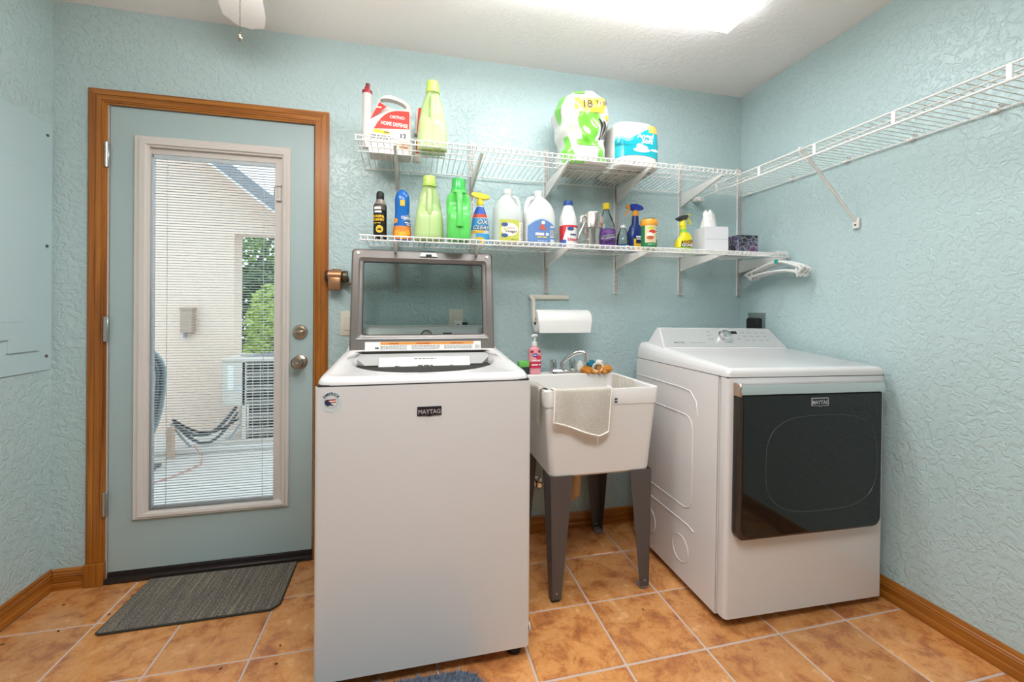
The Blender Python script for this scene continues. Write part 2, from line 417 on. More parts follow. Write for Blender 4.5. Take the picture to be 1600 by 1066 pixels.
bm = new(); box(bm, (-0.607, 2.157, 1.675), (-0.594, 2.164, 1.745), 0.002, 1); box(bm, (-0.612, 2.148, 1.738), (-0.590, 2.164, 1.746), 0.002, 1); box(bm, (-0.612, 2.148, 1.670), (-0.590, 2.164, 1.680), 0.002, 1)
obj('blind_slider', bm, M['frame'], gf, True)
obj('pane', box(new(), (fi[0] + 0.001, 2.158, fi[2] + 0.001), (bx1 - 0.001, 2.160, bz1 - 0.001)), M['glass'], door, False)
obj('pane', box(new(), (fi[0] + 0.001, 2.190, fi[2] + 0.001), (fi[1] - 0.001, 2.192, fi[3] - 0.001)), M['glass'], door, False)
M['slat'] = mat('white_blind_slat', (240, 241, 244), 0.5)
bm = new(); box(bm, (bx0, 2.166, bz1 - 0.016), (bx1, 2.184, bz1)); box(bm, (bx0, 2.168, bz0), (bx1, 2.182, bz0 + 0.010)); box(bm, (bx0 - 0.003, 2.166, bz0), (bx0 + 0.003, 2.184, bz1)); box(bm, (bx1 - 0.003, 2.166, bz0), (bx1 + 0.002, 2.184, bz1))
blind = obj('blind', bm, M['slat'], door, False)
sm = None; z = bz0 + 0.02
bm = new(); grid(bm, lambda u, v: (bx0 + 0.003 + (bx1 - bx0 - 0.006) * u, -0.0063 + 0.0126 * v, 0.0022 * math.sin(PI * v) - 0.0006 * (v - 0.5)), 1, 4); sm = finish(bm, 'slat', M['slat'])
while z < bz1 - 0.02:
    o = obj('slat', sm, None, blind); o.location = (0, 2.175, z); z += 0.01175
for x in (-1.052, -0.668):
    obj('ladder_cord', tube(new(), [(x, 2.1685, bz0 + 0.01), (x, 2.1685, bz1 - 0.01)], 0.0011, 5), M['slat'], blind)
# hardware
def my(): return Matrix.Rotation(PI / 2, 4, 'X')     # lathe axis to -Y
def at_y(x, y, z): return Matrix.Translation((x, y, z)) @ my()
db = obj('deadbolt', lathe(new(), [(0.033, 0), (0.033, 0.006), (0.029, 0.014), (0.022, 0.016), (0.021, 0.020)], 28, at_y(-0.507, dy0, 1.066)), M['nickel'], door)
obj('thumb_turn', box(new(), (-0.526, dy0 - 0.034, 1.059), (-0.488, dy0 - 0.018, 1.073), 0.005, 2), M['nickel'], db)
kb = obj('door_knob', lathe(new(), [(0.033, 0), (0.033, 0.006), (0.028, 0.011), (0.013, 0.014), (0.012, 0.030), (0.022, 0.036), (0.0275, 0.046), (0.0275, 0.056), (0.022, 0.062), (0.010, 0.063)], 28, at_y(-0.507, dy0, 0.926)), M['nickel'], door)
obj('lock_button', box(new(), (-0.515, dy0 - 0.070, 0.923), (-0.499, dy0 - 0.062, 0.929), 0.002, 1), M['brushed'], kb)
for z in (1.82, 1.083, 0.345):
    bm = new(); box(bm, (-1.2635, YB - 0.014, z - 0.05), (-1.2515, YB - 0.006, z + 0.05), 0.001, 1); tube(bm, [(-1.258, YB - 0.018, z - 0.052), (-1.258, YB - 0.018, z + 0.052)], 0.0065, 10)
    obj('hinge', bm, M['brushed'], door)

# access panel flush on the left wall
ap = thing('access_panel', 'teal painted metal access panel screwed to the left wall', 'panel', (XL + 0.0006, 1.84, 0.917))
obj('cover_plate', box(new(), (0, -0.30, 0), (0.005, 0.300, 1.014), 0.002, 1), M['panelteal'], ap, False)
bm = new(); prism(bm, [(-0.22, 0.12), (0.02, 0.12), (0.02, 0.135), (0.10, 0.135), (0.10, 0.085), (0.235, 0.085), (0.235, 0.12), (0.20, 0.14), (0.20, 0.816), (-0.22, 0.816)], 0.004, 0.012, 'x'); dr = obj('panel_door', bm, M['panelteal'], ap, False)
bm = new(); box(bm, (0.010, -0.12, 0.2), (0.0135, 0.16, 0.78), 0.003, 1); obj('raised_field', bm, M['panelteal'], dr)
for zz in (0.957, 0.506, 0.058):
    obj('screw', lathe(new(), [(0.006, 0), (0.006, 0.003), (0.003, 0.0045)], 10, Matrix.Translation((0.005, 0.275, zz)) @ Matrix.Rotation(PI / 2, 4, 'Y')), M['legbrown'], ap)

# ------------------------------------------------------------------ ceiling lamp, added fill panel and fan
lf = thing('ceiling_light', 'long white fluorescent fixture on the ceiling, lit', 'lamp', (0.71, 1.505, ZC))
bm = new(); prism(bm, [(-0.085, 0), (0.085, 0), (0.085, -0.014), (-0.085, -0.014)], -0.61, 0.61, 'x'); obj('housing', bm, M['whiteplastic'], lf, False)
bm = new(); prism(bm, [(-0.078, -0.014), (0.078, -0.014), (0.078, -0.055), (0.068, -0.068), (-0.068, -0.068), (-0.078, -0.055)], -0.598, 0.598, 'x'); dl_ = obj('diffuser_lens', bm, M['lensside'], lf, False)
bm = new(); box(bm, (-0.597, -0.068, -0.0695), (0.597, 0.068, -0.068)); obj('lens_face', bm, M['lens'], dl_, False)
for s in (-1, 1):
    bm = new(); prism(bm, [(-0.080, -0.0), (0.080, -0.0), (0.080, -0.056), (0.069, -0.070), (-0.069, -0.070), (-0.080, -0.056)], s * 0.598, s * 0.612, 'x'); obj('end_cap', bm, M['lensside'], lf, False)

for y_, lab in ((0.22, 'added white fill panel on the ceiling above the viewer'),):
    t = thing('added_fill_light', lab, 'lamp', (0.22, y_, ZC))  # added out-of-view fill light, brightens the faces turned to the camera
    bm = new(); prism(bm, [(-0.62, -0.32), (0.62, -0.32), (0.62, 0.32), (-0.62, 0.32)], -0.03, 0.0, 'z'); obj('frame', bm, M['whiteplastic'], t, False)
    bm = new(); prism(bm, [(-0.595, -0.295), (0.595, -0.295), (0.595, 0.295), (-0.595, 0.295)], -0.034, -0.029, 'z'); obj('diffuser_lens', bm, M['panel'], t, False)
FX, FY = -0.427, 1.2
fan = thing('ceiling_fan', 'white ceiling fan with four blades and a beaded pull chain', 'fan', (FX, FY, ZC))
obj('canopy', lathe(new(), [(0.065, 0), (0.065, -0.02), (0.03, -0.05), (0.018, -0.055), (0.018, -0.12)], 24), M['whiteplastic'], fan)
obj('motor_housing', lathe(new(), [(0.05, -0.12), (0.10, -0.135), (0.125, -0.17), (0.125, -0.215), (0.10, -0.24), (0.06, -0.25), (0.055, -0.285), (0.085, -0.29), (0.085, -0.30)], 28), M['whiteplastic'], fan)
obj('light_globe', lathe(new(), [(0.078, -0.30), (0.092, -0.325), (0.098, -0.355), (0.090, -0.39), (0.066, -0.42), (0.03, -0.436), (0.004, -0.44)], 28), M['globe'], fan)
for k in range(4):
    R = Matrix.Rotation(math.radians(105.3 + 90 * k), 4, 'Z')
    bm = new(); pl = [(0.17, -0.052), (0.46, -0.068), (0.515, -0.062), (0.552, -0.02), (0.556, 0.02), (0.52, 0.064), (0.46, 0.070), (0.17, 0.052)]
    prism(bm, pl, -0.252, -0.246, 'z', R @ Matrix.Rotation(math.radians(6), 4, 'X')); b = obj('blade', bm, M['whiteplastic'], fan, False)
    bm = new(); box(bm, (0.09, -0.018, -0.243), (0.22, 0.018, -0.238), 0.002, 1, R); obj('blade_iron', bm, M['brushed'], b)
bm = new(); z = -0.30
while z > -0.64: 
    bmesh.ops.create_icosphere(bm, subdivisions=1, radius=0.0019, matrix=Matrix.Translation((0.036, -0.101, z))); z -= 0.0042
pc = obj('pull_chain', bm, M['nickel'], fan)
obj('chain_pendant', lathe(new(), [(0.002, 0), (0.0055, -0.006), (0.0055, -0.012), (0.003, -0.016)], 10, Matrix.Translation((0.036, -0.101, -0.64))), M['nickel'], pc)

# ------------------------------------------------------------------ outdoors, seen through the door glass
GZ = -0.06
slab = struct('patio_slab', box(new(), (-7, YB + 0.15, GZ - 0.1), (5, 14, GZ)), M['concrete'], 'pale concrete patio outside the door')
bm = new(); box(bm, (-2.9, 4.08, GZ), (0.2, 5.0, -0.012), 0.01, 1); struct('equipment_pad', bm, M['concrete'], 'low concrete ledge under the air conditioner', True)
WY = 4.62; WX = -1.68
sl = -0.772
def rake(x, off): return 2.672 + off + (x + 2.05) * sl
bm = new(); prism(bm, [(-4.5, GZ), (WX, GZ), (WX, 1.888), (-1.03, 1.900), (WX, rake(WX, 0.01)), (-4.5, rake(-4.5, 0.01))], WY, WY + 0.2)
struct('exterior_wall', bm, M['stucco'], 'cream stucco gable wall outside the door')
# sloping gable eave above the wall: soffit boards, white drip edge, grey fascia
M['fascia'] = mat('grey_fascia', (138, 140, 146), 0.6)
roof = struct('gable_roof', None, None, 'sloping eave of the neighbouring gable roof')
bm = new(); prism(bm, [(-4.6, rake(-4.6, 0.0)), (0.4, rake(0.4, 0.0)), (0.4, rake(0.4, 0.022)), (-4.6, rake(-4.6, 0.022))], WY - 0.34, WY - 0.30); obj('drip_edge', bm, M['whiteplastic'], roof, False)
bm = new(); prism(bm, [(-4.6, rake(-4.6, 0.022)), (0.4, rake(0.4, 0.022)), (0.4, rake(0.4, 0.15)), (-4.6, rake(-4.6, 0.15))], WY - 0.33, WY + 0.3); obj('fascia', bm, M['fascia'], roof, False)
bm = new(); prism(bm, [(-4.6, rake(-4.6, 0.012)), (0.4, rake(0.4, 0.012)), (0.4, rake(0.4, 0.022)), (-4.6, rake(-4.6, 0.022))], WY - 0.30, WY + 0.02); obj('soffit', bm, M['stucco'], roof, False)
bm = new(); prism(bm, [(-4.6, rake(-4.6, -0.12)), (0.4, rake(0.4, -0.12)), (0.4, rake(0.4, 0.0)), (-4.6, rake(-4.6, 0.0))], WY - 0.025, WY - 0.001); obj('frieze_board', bm, M['stucco'], roof, False)

# air conditioner
M['acbeige'] = mat('ac_beige_metal', (214, 204, 192), 0.5); M['coil'] = mat('dark_coil', (58, 60, 64), 0.7)
ac = thing('air_conditioner', 'beige outdoor condenser unit on the concrete ledge', 'air conditioner', (-1.60, 4.15, -0.012))
AW, AD, AH = 0.78, 0.40, 0.735
obj('base_pan', box(new(), (0, 0, 0), (AW, AD, 0.035), 0.005, 1), M['acbeige'], ac)
obj('coil', box(new(), (0.20, 0.03, 0.03), (AW - 0.03, AD - 0.02, AH - 0.03)), M['coil'], ac, False)
obj('service_panel', box(new(), (0.0, 0.0, 0.33), (0.185, AD, AH - 0.02), 0.006, 1), M['acbeige'], ac)
bm = new(); bm.free()
for q0, q1 in (((0.155, 0.0, 0.03), (0.19, 0.03, AH)), ((AW - 0.035, 0, 0.03), (AW, 0.03, AH)), ((0, AD - 0.03, 0.03), (0.03, AD, AH))): obj('corner_post', box(new(), q0, q1, 0.004, 1), M['acbeige'], ac)
lm = finish(box(new(), (0.185, -0.002, -0.004), (AW - 0.03, 0.018, 0.004), 0.001, 1, Matrix.Identity(4)), 'louver', M['acbeige'])
for k in range(24):
    o = obj('louver', lm, None, ac); o.location = (0, 0.0, 0.06 + k * 0.0275)
for k in range(9):
    x = 0.24 + k * 0.06
    obj('louver_bar', box(new(), (x, -0.004, 0.04), (x + 0.004, 0.002, AH - 0.03)), M['acbeige'], ac, False)
top = obj('top_cover', box(new(), (-0.008, -0.008, AH - 0.02), (AW + 0.008, AD + 0.008, AH + 0.012), 0.008, 2), M['acbeige'], ac)
bm = new()
for k in range(7):
    r = 0.03 + k * 0.024; tube(bm, [(0.43 + 2.0 * r * math.cos(a * PI / 12), 0.20 + r * math.sin(a * PI / 12), AH + 0.045 - 0.18 * r) for a in range(24)], 0.003, 5, True)
for a in range(8): tube(bm, [(0.43, 0.20, AH + 0.045), (0.43 + 0.36 * math.cos(a * PI / 4), 0.20 + 0.18 * math.sin(a * PI / 4), AH + 0.012)], 0.003, 5)
obj('fan_guard', bm, M['fascia'], top)
obj('rating_label', box(new(), (0.045, -0.0016, 0.47), (0.09, 0.001, 0.68)), M['paper'], ac, False)
obj('rating_label', box(new(), (0.105, -0.0016, 0.44), (0.16, 0.001, 0.50)), M['consolegrey'], ac, False)

M['meter'] = mat('brown_box', (176, 152, 134), 0.6)
jb = thing('junction_box', 'small tan utility box mounted on the stucco wall', 'box', (-2.055, WY, 0.935))
obj('housing', box(new(), (-0.050, -0.07, 0), (0.052, 0, 0.235), 0.006, 1), M['meter'], jb)
obj('conduit_nipple', tube(new(), [(-0.02, -0.035, 0.0), (-0.02, -0.035, -0.05)], 0.016, 8), M['fascia'], jb)
obj('lid_flange', box(new(), (-0.054, -0.076, 0.215), (0.056, 0.0, 0.240), 0.003, 1), M['meter'], jb)

# hose hanger with hanging coils
M['hose'] = mat('grey_green_hose', (150, 164, 166), 0.5); M['hosedark'] = mat('dark_green_hose', (64, 74, 76), 0.5)
hr = thing('hose_reel', 'garden hose reel with looped grey hose on the patio', 'hose reel', (-2.09, 3.72, GZ))
obj('reel_drum', lathe(new(), [(0.20, -0.12), (0.20, -0.10), (0.16, -0.10), (0.16, 0.10), (0.20, 0.10), (0.20, 0.12)], 24, Matrix.Translation((0, 0, 0.72)) @ my()), M['hosedark'], hr)
for k in range(9):
    rr = 0.205 + 0.012 * (k % 4); dy = -0.10 + 0.025 * k; drop = 0.22 + 0.08 * (k % 5)
    pts = []
    for a in range(28):
        t = 2 * PI * a / 28; x = rr * math.sin(t); z = 0.72 + rr * math.cos(t) * (1.0 if math.cos(t) > 0 else 1.0 + drop / rr)
        pts.append((x, dy, max(0.015, z)))
    obj('hose_loop', tube(new(), pts, 0.011, 7, True), M['hose'] if k % 3 else M['hosedark'], hr)
bm = new(); box(bm, (-0.02, -0.03, 0), (0.02, 0.03, 0.72), 0.004, 1); box(bm, (-0.2, -0.12, 0), (0.2, 0.12, 0.02), 0.004, 1); obj('stand', bm, M['hosedark'], hr)
tag(obj('wood_post', box(new(), (-1.93, 3.98, GZ), (-1.885, 4.02, 0.20), 0.004, 1), simple('pinkish_post', (212, 176, 150), 0.7)), 'short tan wooden stake beside the hose reel', 'post')
def arc(p0, p1, sag, n=16, wob=0.0):
    p0, p1 = Vector(p0), Vector(p1); return [p0.lerp(p1, i / n) + Vector((0, wob * math.sin(i * 1.7), -sag * math.sin(PI * i / n))) for i in range(n + 1)]
for k, (m_, r, s, dz, lab) in enumerate([('hosedark', 0.014, 0.16, 0.0, 'thick dark green cable sagging from the stake to the air conditioner'), ('hosedark', 0.012, 0.22, 0.02, 'dark green cable sagging below the thick one by the air conditioner'), ('black', 0.010, 0.12, 0.04, 'black cable sagging least between stake and air conditioner'), ('hose', 0.009, 0.26, 0.0, 'pale grey cable sagging lowest beside the air conditioner')]):
    tag(obj('cable', tube(new(), arc((-1.90 - 0.02 * k, 4.05 + 0.02 * k, 0.20 + dz), (-1.50 + 0.01 * k, 4.19, 0.30 - 0.05 * k), s), r, 7), M[m_]), lab, 'cable', 'cables sagging to the air conditioner')
tag(obj('cord', tube(new(), [(-1.75, 4.02, 0.03), (-1.66, 3.95, GZ + 0.02), (-1.60, 3.78, GZ + 0.008), (-1.68, 3.55, GZ + 0.008), (-1.80, 3.40, GZ + 0.008), (-1.92, 3.30, GZ + 0.008)], 0.004, 6), simple('red_cord', (206, 120, 104), 0.6)), 'thin red cord lying on the patio', 'cord')

# garden beyond the gable opening
M['leaf'] = mat('leaf_green', (120, 150, 70), 0.6); M['leafdark'] = mat('leaf_dark_green', (62, 88, 46), 0.6); M['leaflight'] = mat('leaf_lime', (168, 190, 96), 0.6); M['bark'] = mat('grey_bark', (96, 90, 86), 0.9)
for nm in ('leaf', 'leafdark', 'leaflight'):
    bsdf(M[nm]).inputs['Subsurface Weight'].default_value = 0.0
def foliage(c, rad, n, size, rs):
    bm = new(); rnd = random.Random(rs)
    for _ in range(n):
        while True:
            p = Vector((rnd.uniform(-1, 1), rnd.uniform(-1, 1), rnd.uniform(-1, 1)))
            if p.length < 1: break
        p = Vector((c[0] + p.x * rad[0], c[1] + p.y * rad[1], c[2] + p.z * rad[2]))
        d = Vector((rnd.gauss(0, 1), rnd.gauss(0, 1), rnd.gauss(0, 0.6))).normalized(); e = d.orthogonal().normalized(); s = size * rnd.uniform(0.6, 1.3)
        vs_ = [bm.verts.new(q) for q in (p - d * s, p + e * s * 0.38, p + d * s, p - e * s * 0.38)]; bm.faces.new(vs_)
    return bm
def shrub(name, label, cat, base, crown, rad, n, size, leafm, rs, trunk):
    t = thing(name, label, cat, base)
    o = obj('foliage', foliage(crown, rad, n, size, rs), M[leafm], t, False); o['kind'] = 'stuff'
    bm = new(); tube(bm, trunk, [0.05 * (1 - 0.12 * i) for i in range(len(trunk))], 8); obj('trunk', bm, M['bark'], t)
shrub('hedge_shrub', 'dark green hedge shrub behind the air conditioner', 'shrub', (-2.3, 8.2, GZ), (0, 0, 1.0), (1.6, 0.7, 1.05), 5200, 0.075, 'leafdark', 1, [(0, 0, 0), (0, 0, 0.5), (0.1, 0, 1.0)])
shrub('garden_bush', 'lime green bush rising above the air conditioner', 'shrub', (-2.05, 6.9, GZ), (0, 0, 0.85), (0.32, 0.3, 0.75), 1500, 0.05, 'leaflight', 2, [(0, 0, 0), (0, 0, 0.4), (0.05, 0, 0.8)])
shrub('garden_tree', 'leafy green tree with a bare leaning grey trunk', 'tree', (-3.2, 9.6, GZ), (0.2, 0, 2.1), (1.5, 0.8, 1.0), 3600, 0.08, 'leaf', 3, [(0, 0, 0), (0.05, 0, 1.4), (0.25, -0.4, 2.1), (0.55, -0.5, 2.6), (0.6, -0.5, 3.6)])
shrub('hedge_shrub', 'broad dark hedge shrub farther back in the garden', 'shrub', (0.2, 9.4, GZ), (0, 0, 1.1), (2.2, 0.6, 1.3), 4200, 0.09, 'leafdark', 5, [(0, 0, 0), (0, 0, 0.6), (-0.1, 0, 1.2)])
# ------------------------------------------------------------------ washing machine
def MT(*p): return Matrix.Translation(p)
ws = thing('washing_machine', 'white top-load washing machine with its grey glass lid raised', 'washing machine', (0.0545, 1.375, 0))
hw = 0.3385; WD = 0.68
bm = new(); rings_mesh(bm, [rrect(-hw, hw, 0, WD, 0.014, z) for z in (0.042, 0.9375)]); obj('cabinet', bm, M['white'], ws)
bm = new(); rings_mesh(bm, [rrect(-hw + 0.004, hw - 0.004, 0.004, WD - 0.004, 0.012, z) for z in (0.935, 0.943)]); obj('top_seam', bm, M['darkgap'], ws)
# top deck: rolled rim sloping up to the back, bowl around the round opening
def deck_ring(kind, f, z, sl):
    out = []
    for j in range(96):
        a = 2 * PI * j / 96; c, s = math.cos(a), math.sin(a)
        n = 14 if kind == 'r' else (2.3 if kind == 'o' else kind)
        k = (abs(c) ** n + abs(s) ** n) ** (-1.0 / n)
        if kind == 'o': x, y = f * c * k, 0.405 + f * s * k
        elif kind == 'r': x, y = (hw - f) * c * k, 0.275 + f * 0 + (0.275 - f) * s * k
        out.append((x, y, z + sl * y))
    return out
bm = new()
rings_mesh(bm, [deck_ring('r', 0.0, 0.942, 0.0), deck_ring('r', 0.001, 0.950, 0.02), deck_ring('r', 0.008, 0.9585, 0.055), deck_ring('r', 0.020, 0.9625, 0.075), deck_ring('r', 0.034, 0.962, 0.075),
                deck_ring('r', 0.045, 0.958, 0.075), deck_ring('o', 0.285, 0.9505, 0.055), deck_ring('o', 0.275, 0.945, 0.055), deck_ring('o', 0.272, 0.92, 0.05)], False, False)
obj('top_deck', bm, M['white'], ws, True, ang=60)
lathe_m = MT(0, 0.405, 0)
bm = new(); lathe(bm, [(0.266, 0.935), (0.262, 0.90), (0.262, 0.50), (0.05, 0.48)], 48, lathe_m, False, True); tubo = obj('drum', bm, M['drum'], ws)
bm = new(); lathe(bm, [(0.262, 0.925), (0.235, 0.93), (0.225, 0.92), (0.235, 0.905), (0.262, 0.90)], 48, lathe_m, False, False); obj('balance_ring', bm, M['lidgrey'], tubo)
bm = new(); rings_mesh(bm, [[(-0.30, 0.505, 0.984), (0.30, 0.505, 0.984), (0.235, 0.40, 0.948), (-0.235, 0.40, 0.948)], [(-0.30, 0.515, 0.93), (0.30, 0.515, 0.93), (0.235, 0.42, 0.93), (-0.235, 0.42, 0.93)]])
dh = obj('dispenser_housing', bm, M['consolegrey'], ws, False)
bm = new(); box(bm, (-0.185, -0.004, 0.0), (0.185, 0.012, 0.058), 0.003, 1, MT(0, 0.388, 0.931) @ Matrix.Rotation(math.radians(-38), 4, 'X')); dp = obj('dispenser_drawer', bm, M['whiteplastic'], ws)
Rm = MT(0, 0.388, 0.931) @ Matrix.Rotation(math.radians(-38), 4, 'X')
M['greyprint'] = mat('grey_print', (110, 108, 106), 0.6); M['blackprint'] = mat('black_print', (30, 30, 32), 0.6)
fine_print(dp, lambda a, b: Rm @ Vector((a, -0.005, b)), [(-0.045, 0.045, 0.045, 0.004)], M['greyprint'])
fine_print(dp, lambda a, b: Rm @ Vector((a, -0.005, b)), [(-0.03, 0.03, 0.012, 0.005), (-0.12, -0.10, 0.012, 0.003), (0.10, 0.115, 0.012, 0.003)], M['blackprint'])
# console behind the lid
bm = new(); prism(bm, [(0.552, 0.975), (0.70, 0.975), (0.705, 1.09), (0.66, 1.10), (0.612, 1.092)], -0.335, 0.335, 'x')
for v in bm.verts: v.co.x *= 1.0 - 0.14 * max(0.0, (v.co.z - 0.99) / 0.10)
cn = obj('control_console', bm, M['white'], ws, False)
nv = Vector((0, -0.117, 0.060)).normalized(); CR = Matrix(((1, 0, 0, 0), (0, 0.4563, -0.8898, 0.5535), (0, 0.8898, 0.4563, 0.978), (0, 0, 0, 1)))   # local: x, up-slope, outward normal
bm = new(); box(bm, (-0.28, 0.01, -0.002), (0.28, 0.122, 0.002), 0.001, 1, CR); obj('control_panel', bm, M['consolegrey'], cn)
obj('dial', lathe(new(), [(0.030, 0), (0.028, 0.018), (0.022, 0.024), (0.02, 0.022)], 28, CR @ MT(0.01, 0.078, 0.002)), M['chrome'], cn)
obj('display', box(new(), (0.085, 0.086, 0.002), (0.125, 0.099, 0.0035), 0, 1, CR), M['black'], cn, False)
fine_print(cn, lambda a, b: CR @ Vector((a, b, 0.0032)), [(-0.06, -0.03, 0.085, 0.005), (-0.05, -0.03, 0.062, 0.004), (0.055, 0.075, 0.085, 0.005), (0.05, 0.075, 0.062, 0.004), (0.15, 0.20, 0.085, 0.003), (-0.15, -0.13, 0.05, 0.004), (0.10, 0.24, 0.05, 0.003)], M['greyprint'])
# raised lid, leaning back against nothing but its hinges
LR = MT(0, 0.512, 0.984) @ Matrix.Rotation(math.radians(-9.5), 4, 'X')
LW, LH, LT = 0.312, 0.463, 0.030
bm = new(); t2 = [(x, z) for x, z in rrect2(-LW, LW, 0, LH, 0.018)]
def lid_ring(x, z0, z1, r, y): return [(p[0], y, p[1]) for p in rrect(-x, x, z0, z1, r, 0)]
rings_mesh(bm, [lid_ring(0.262, 0.082, LH - 0.056, 0.008, LT), lid_ring(LW - 0.012, 0.010, LH - 0.010, 0.012, LT), lid_ring(LW, 0.0, LH, 0.018, LT - 0.006), lid_ring(LW, 0.0, LH, 0.018, 0.008), lid_ring(LW - 0.008, 0.006, LH - 0.007, 0.016, 0.0),
                lid_ring(0.282, 0.062, LH - 0.040, 0.014, 0.0), lid_ring(0.276, 0.068, LH - 0.046, 0.012, 0.006), lid_ring(0.266, 0.078, LH - 0.052, 0.008, 0.007), lid_ring(0.262, 0.082, LH - 0.056, 0.008, 0.010), lid_ring(0.262, 0.082, LH - 0.056, 0.008, LT)], False, False, LR)
lid = obj('lid', bm, M['lidgrey'], ws, True, ang=35)
bm = new(); box(bm, (-0.264, 0.012, 0.080), (0.264, 0.017, LH - 0.054), 0, 1, LR); obj('lid_window', bm, M['lidglass'], lid, False)
bm = new()
for (a, b) in (((-0.262, 0.081), (0.262, 0.083)), ((-0.262, LH - 0.058), (0.262, LH - 0.055)), ((-0.263, 0.081), (-0.260, LH - 0.055)), ((0.260, 0.081), (0.263, LH - 0.055))): box(bm, (a[0], 0.0085, a[1]), (b[0], 0.0115, b[1]), 0, 1, LR)
obj('window_gasket', bm, M['black'], lid, False)
bm = new(); box(bm, (-0.285, -0.004, 0.060), (0.285, 0.002, 0.066), 0.002, 2, LR); obj('bright_rib', bm, M['consolegrey'], lid)
bm = new(); prism(bm, [(-0.040, LH - 0.030), (0.040, LH - 0.030), (0.032, LH - 0.012), (-0.032, LH - 0.012)], -0.008, 0.004, 'y', LR @ MT(0.018, 0, 0)); lk = obj('latch_strike', bm, M['consolegrey'], lid)
bm = new(); box(bm, (-0.013, -0.010, LH - 0.030), (0.013, -0.004, LH - 0.020), 0.001, 1, LR @ MT(0.018, 0, 0)); obj('latch_slot', bm, M['black'], lk)
for s in (-1, 1): obj('bumper', lathe(new(), [(0.0075, 0), (0.0075, 0.004), (0.004, 0.006)], 14, LR @ MT(s * (LW - 0.028), 0.0, LH - 0.022) @ my()), M['whiteplastic'], lid)
bm = new(); box(bm, (-0.248, -0.0012, 0.010), (0.248, 0.0005, 0.050), 0, 1, LR); lb = obj('warning_label', bm, M['paper'], lid, False)
bm = new(); box(bm, (-0.185, -0.0016, 0.037), (0.215, -0.0010, 0.049), 0, 1, LR); obj('orange_band', bm, simple('label_orange', (226, 150, 62), 0.5), lb, False)
M['redprint'] = mat('red_print', (170, 40, 30), 0.6)
for x, t in ((-0.13, 'WARNING'), (-0.005, 'AVERTISSEMENT'), (0.14, 'ADVERTENCIA')): lettering(t, 0.0085, M['redprint'], lb, lambda a, b, x=x: LR @ Vector((x + a, -0.0019, 0.0395 + b)), weight=0.0002)
fine_print(lb, lambda a, b: LR @ Vector((a, -0.0016, b)), [(x0, x1, 0.030 - 0.0055 * k, 0.0026) for k in range(4) for x0, x1 in ((-0.185, -0.075), (-0.055, 0.065), (0.085, 0.21), (0.222, 0.242))], M['greyprint'])
bm = new(); prism(bm, [(-0.208, 0.020), (-0.190, 0.020), (-0.193, 0.028), (-0.199, 0.025), (-0.205, 0.028)], -0.0018, -0.0012, 'y', LR); obj('hazard_mark', bm, M['blackprint'], lb, False)
for s in (-1, 1): obj('hinge', box(new(), (s * 0.29 - 0.02, 0.510, 0.955), (s * 0.29 + 0.02, 0.545, 0.995), 0.004, 1), M['lidgrey'], ws)
# badges and sticker on the front
ex = 0.0015
def badge(parent, x, y, z, w, h, plate, ink, border):
    bm = new(); prism(bm, [(x - w, z - h * 0.82), (x - w * 0.3, z - h * 0.86), (x, z - h), (x + w * 0.3, z - h * 0.86), (x + w, z - h * 0.82), (x + w, z + h), (x - w, z + h)], y - 0.003, y); p = obj('name_badge', bm, border, parent, False)
    bm = new(); k = 0.93; prism(bm, [(x - w * k, z - h * 0.7), (x, z - h * 0.84), (x + w * k, z - h * 0.7), (x + w * k, z + h * 0.86), (x - w * k, z + h * 0.86)], y - 0.0036, y - 0.003); obj('badge_field', bm, plate, p, False)
    lettering('MAYTAG', h * 1.22, ink, p, flat_front(x, y - 0.0044, z - h * 0.42), sx=0.93, weight=0.0003); return p
M['badge'] = mat('dark_badge', (38, 34, 44), 0.35); M['silverink'] = mat('silver_ink', (214, 214, 218), 0.35, 0.6)
badge(ws, 0.0015, 0.0, 0.8505, 0.038, 0.0155, M['badge'], M['silverink'], M['badge'])
sx_, sz_ = -0.291, 0.893
st = obj('round_sticker', lathe(new(), [(0.0, 0.0), (0.0315, 0.0), (0.0315, 0.0008), (0.0, 0.0009)], 36, MT(sx_, 0, sz_) @ my()), simple('sticker_pale', (206, 216, 218), 0.35), ws)
obj('sticker_ring', lathe(new(), [(0.0190, 0.0010), (0.0200, 0.0011)], 32, MT(sx_, 0, sz_) @ my(), False, False), simple('sticker_gold', (196, 160, 112), 0.4), st)
def arc_text(r): return lambda a, b: (sx_ + (r + b) * math.sin(a / r), -0.0014, sz_ + (r + b) * math.cos(a / r))
lettering('AMERICA', 0.0105, simple('navy_print', (34, 48, 84), 0.5), st, arc_text(0.0215), weight=0.0003, spacing=1.05)
bm = new(); prism(bm, [(sx_ - 0.018, sz_ + 0.004), (sx_ - 0.012, sz_ + 0.008), (sx_ - 0.006, sz_ + 0.004), (sx_ + 0.004, sz_ - 0.004), (sx_ + 0.006, sz_ - 0.012), (sx_ - 0.002, sz_ - 0.010), (sx_ - 0.010, sz_ - 0.013), (sx_ - 0.018, sz_ - 0.006)], -0.0016, -0.001); obj('map_blue', bm, M['navy_print'], st, False)
for k, c in enumerate(('redprint', 'paper', 'redprint', 'paper')):
    bm = new(); prism(bm, [(sx_ - 0.010 + 0.003 * k, sz_ + 0.007 - 0.0037 * k), (sx_ + 0.013, sz_ + 0.008 - 0.0037 * k), (sx_ + 0.014, sz_ + 0.0045 - 0.0037 * k), (sx_ - 0.007 + 0.003 * k, sz_ + 0.0035 - 0.0037 * k)], -0.0018, -0.001); obj('map_stripe', bm, M[c], st, False)
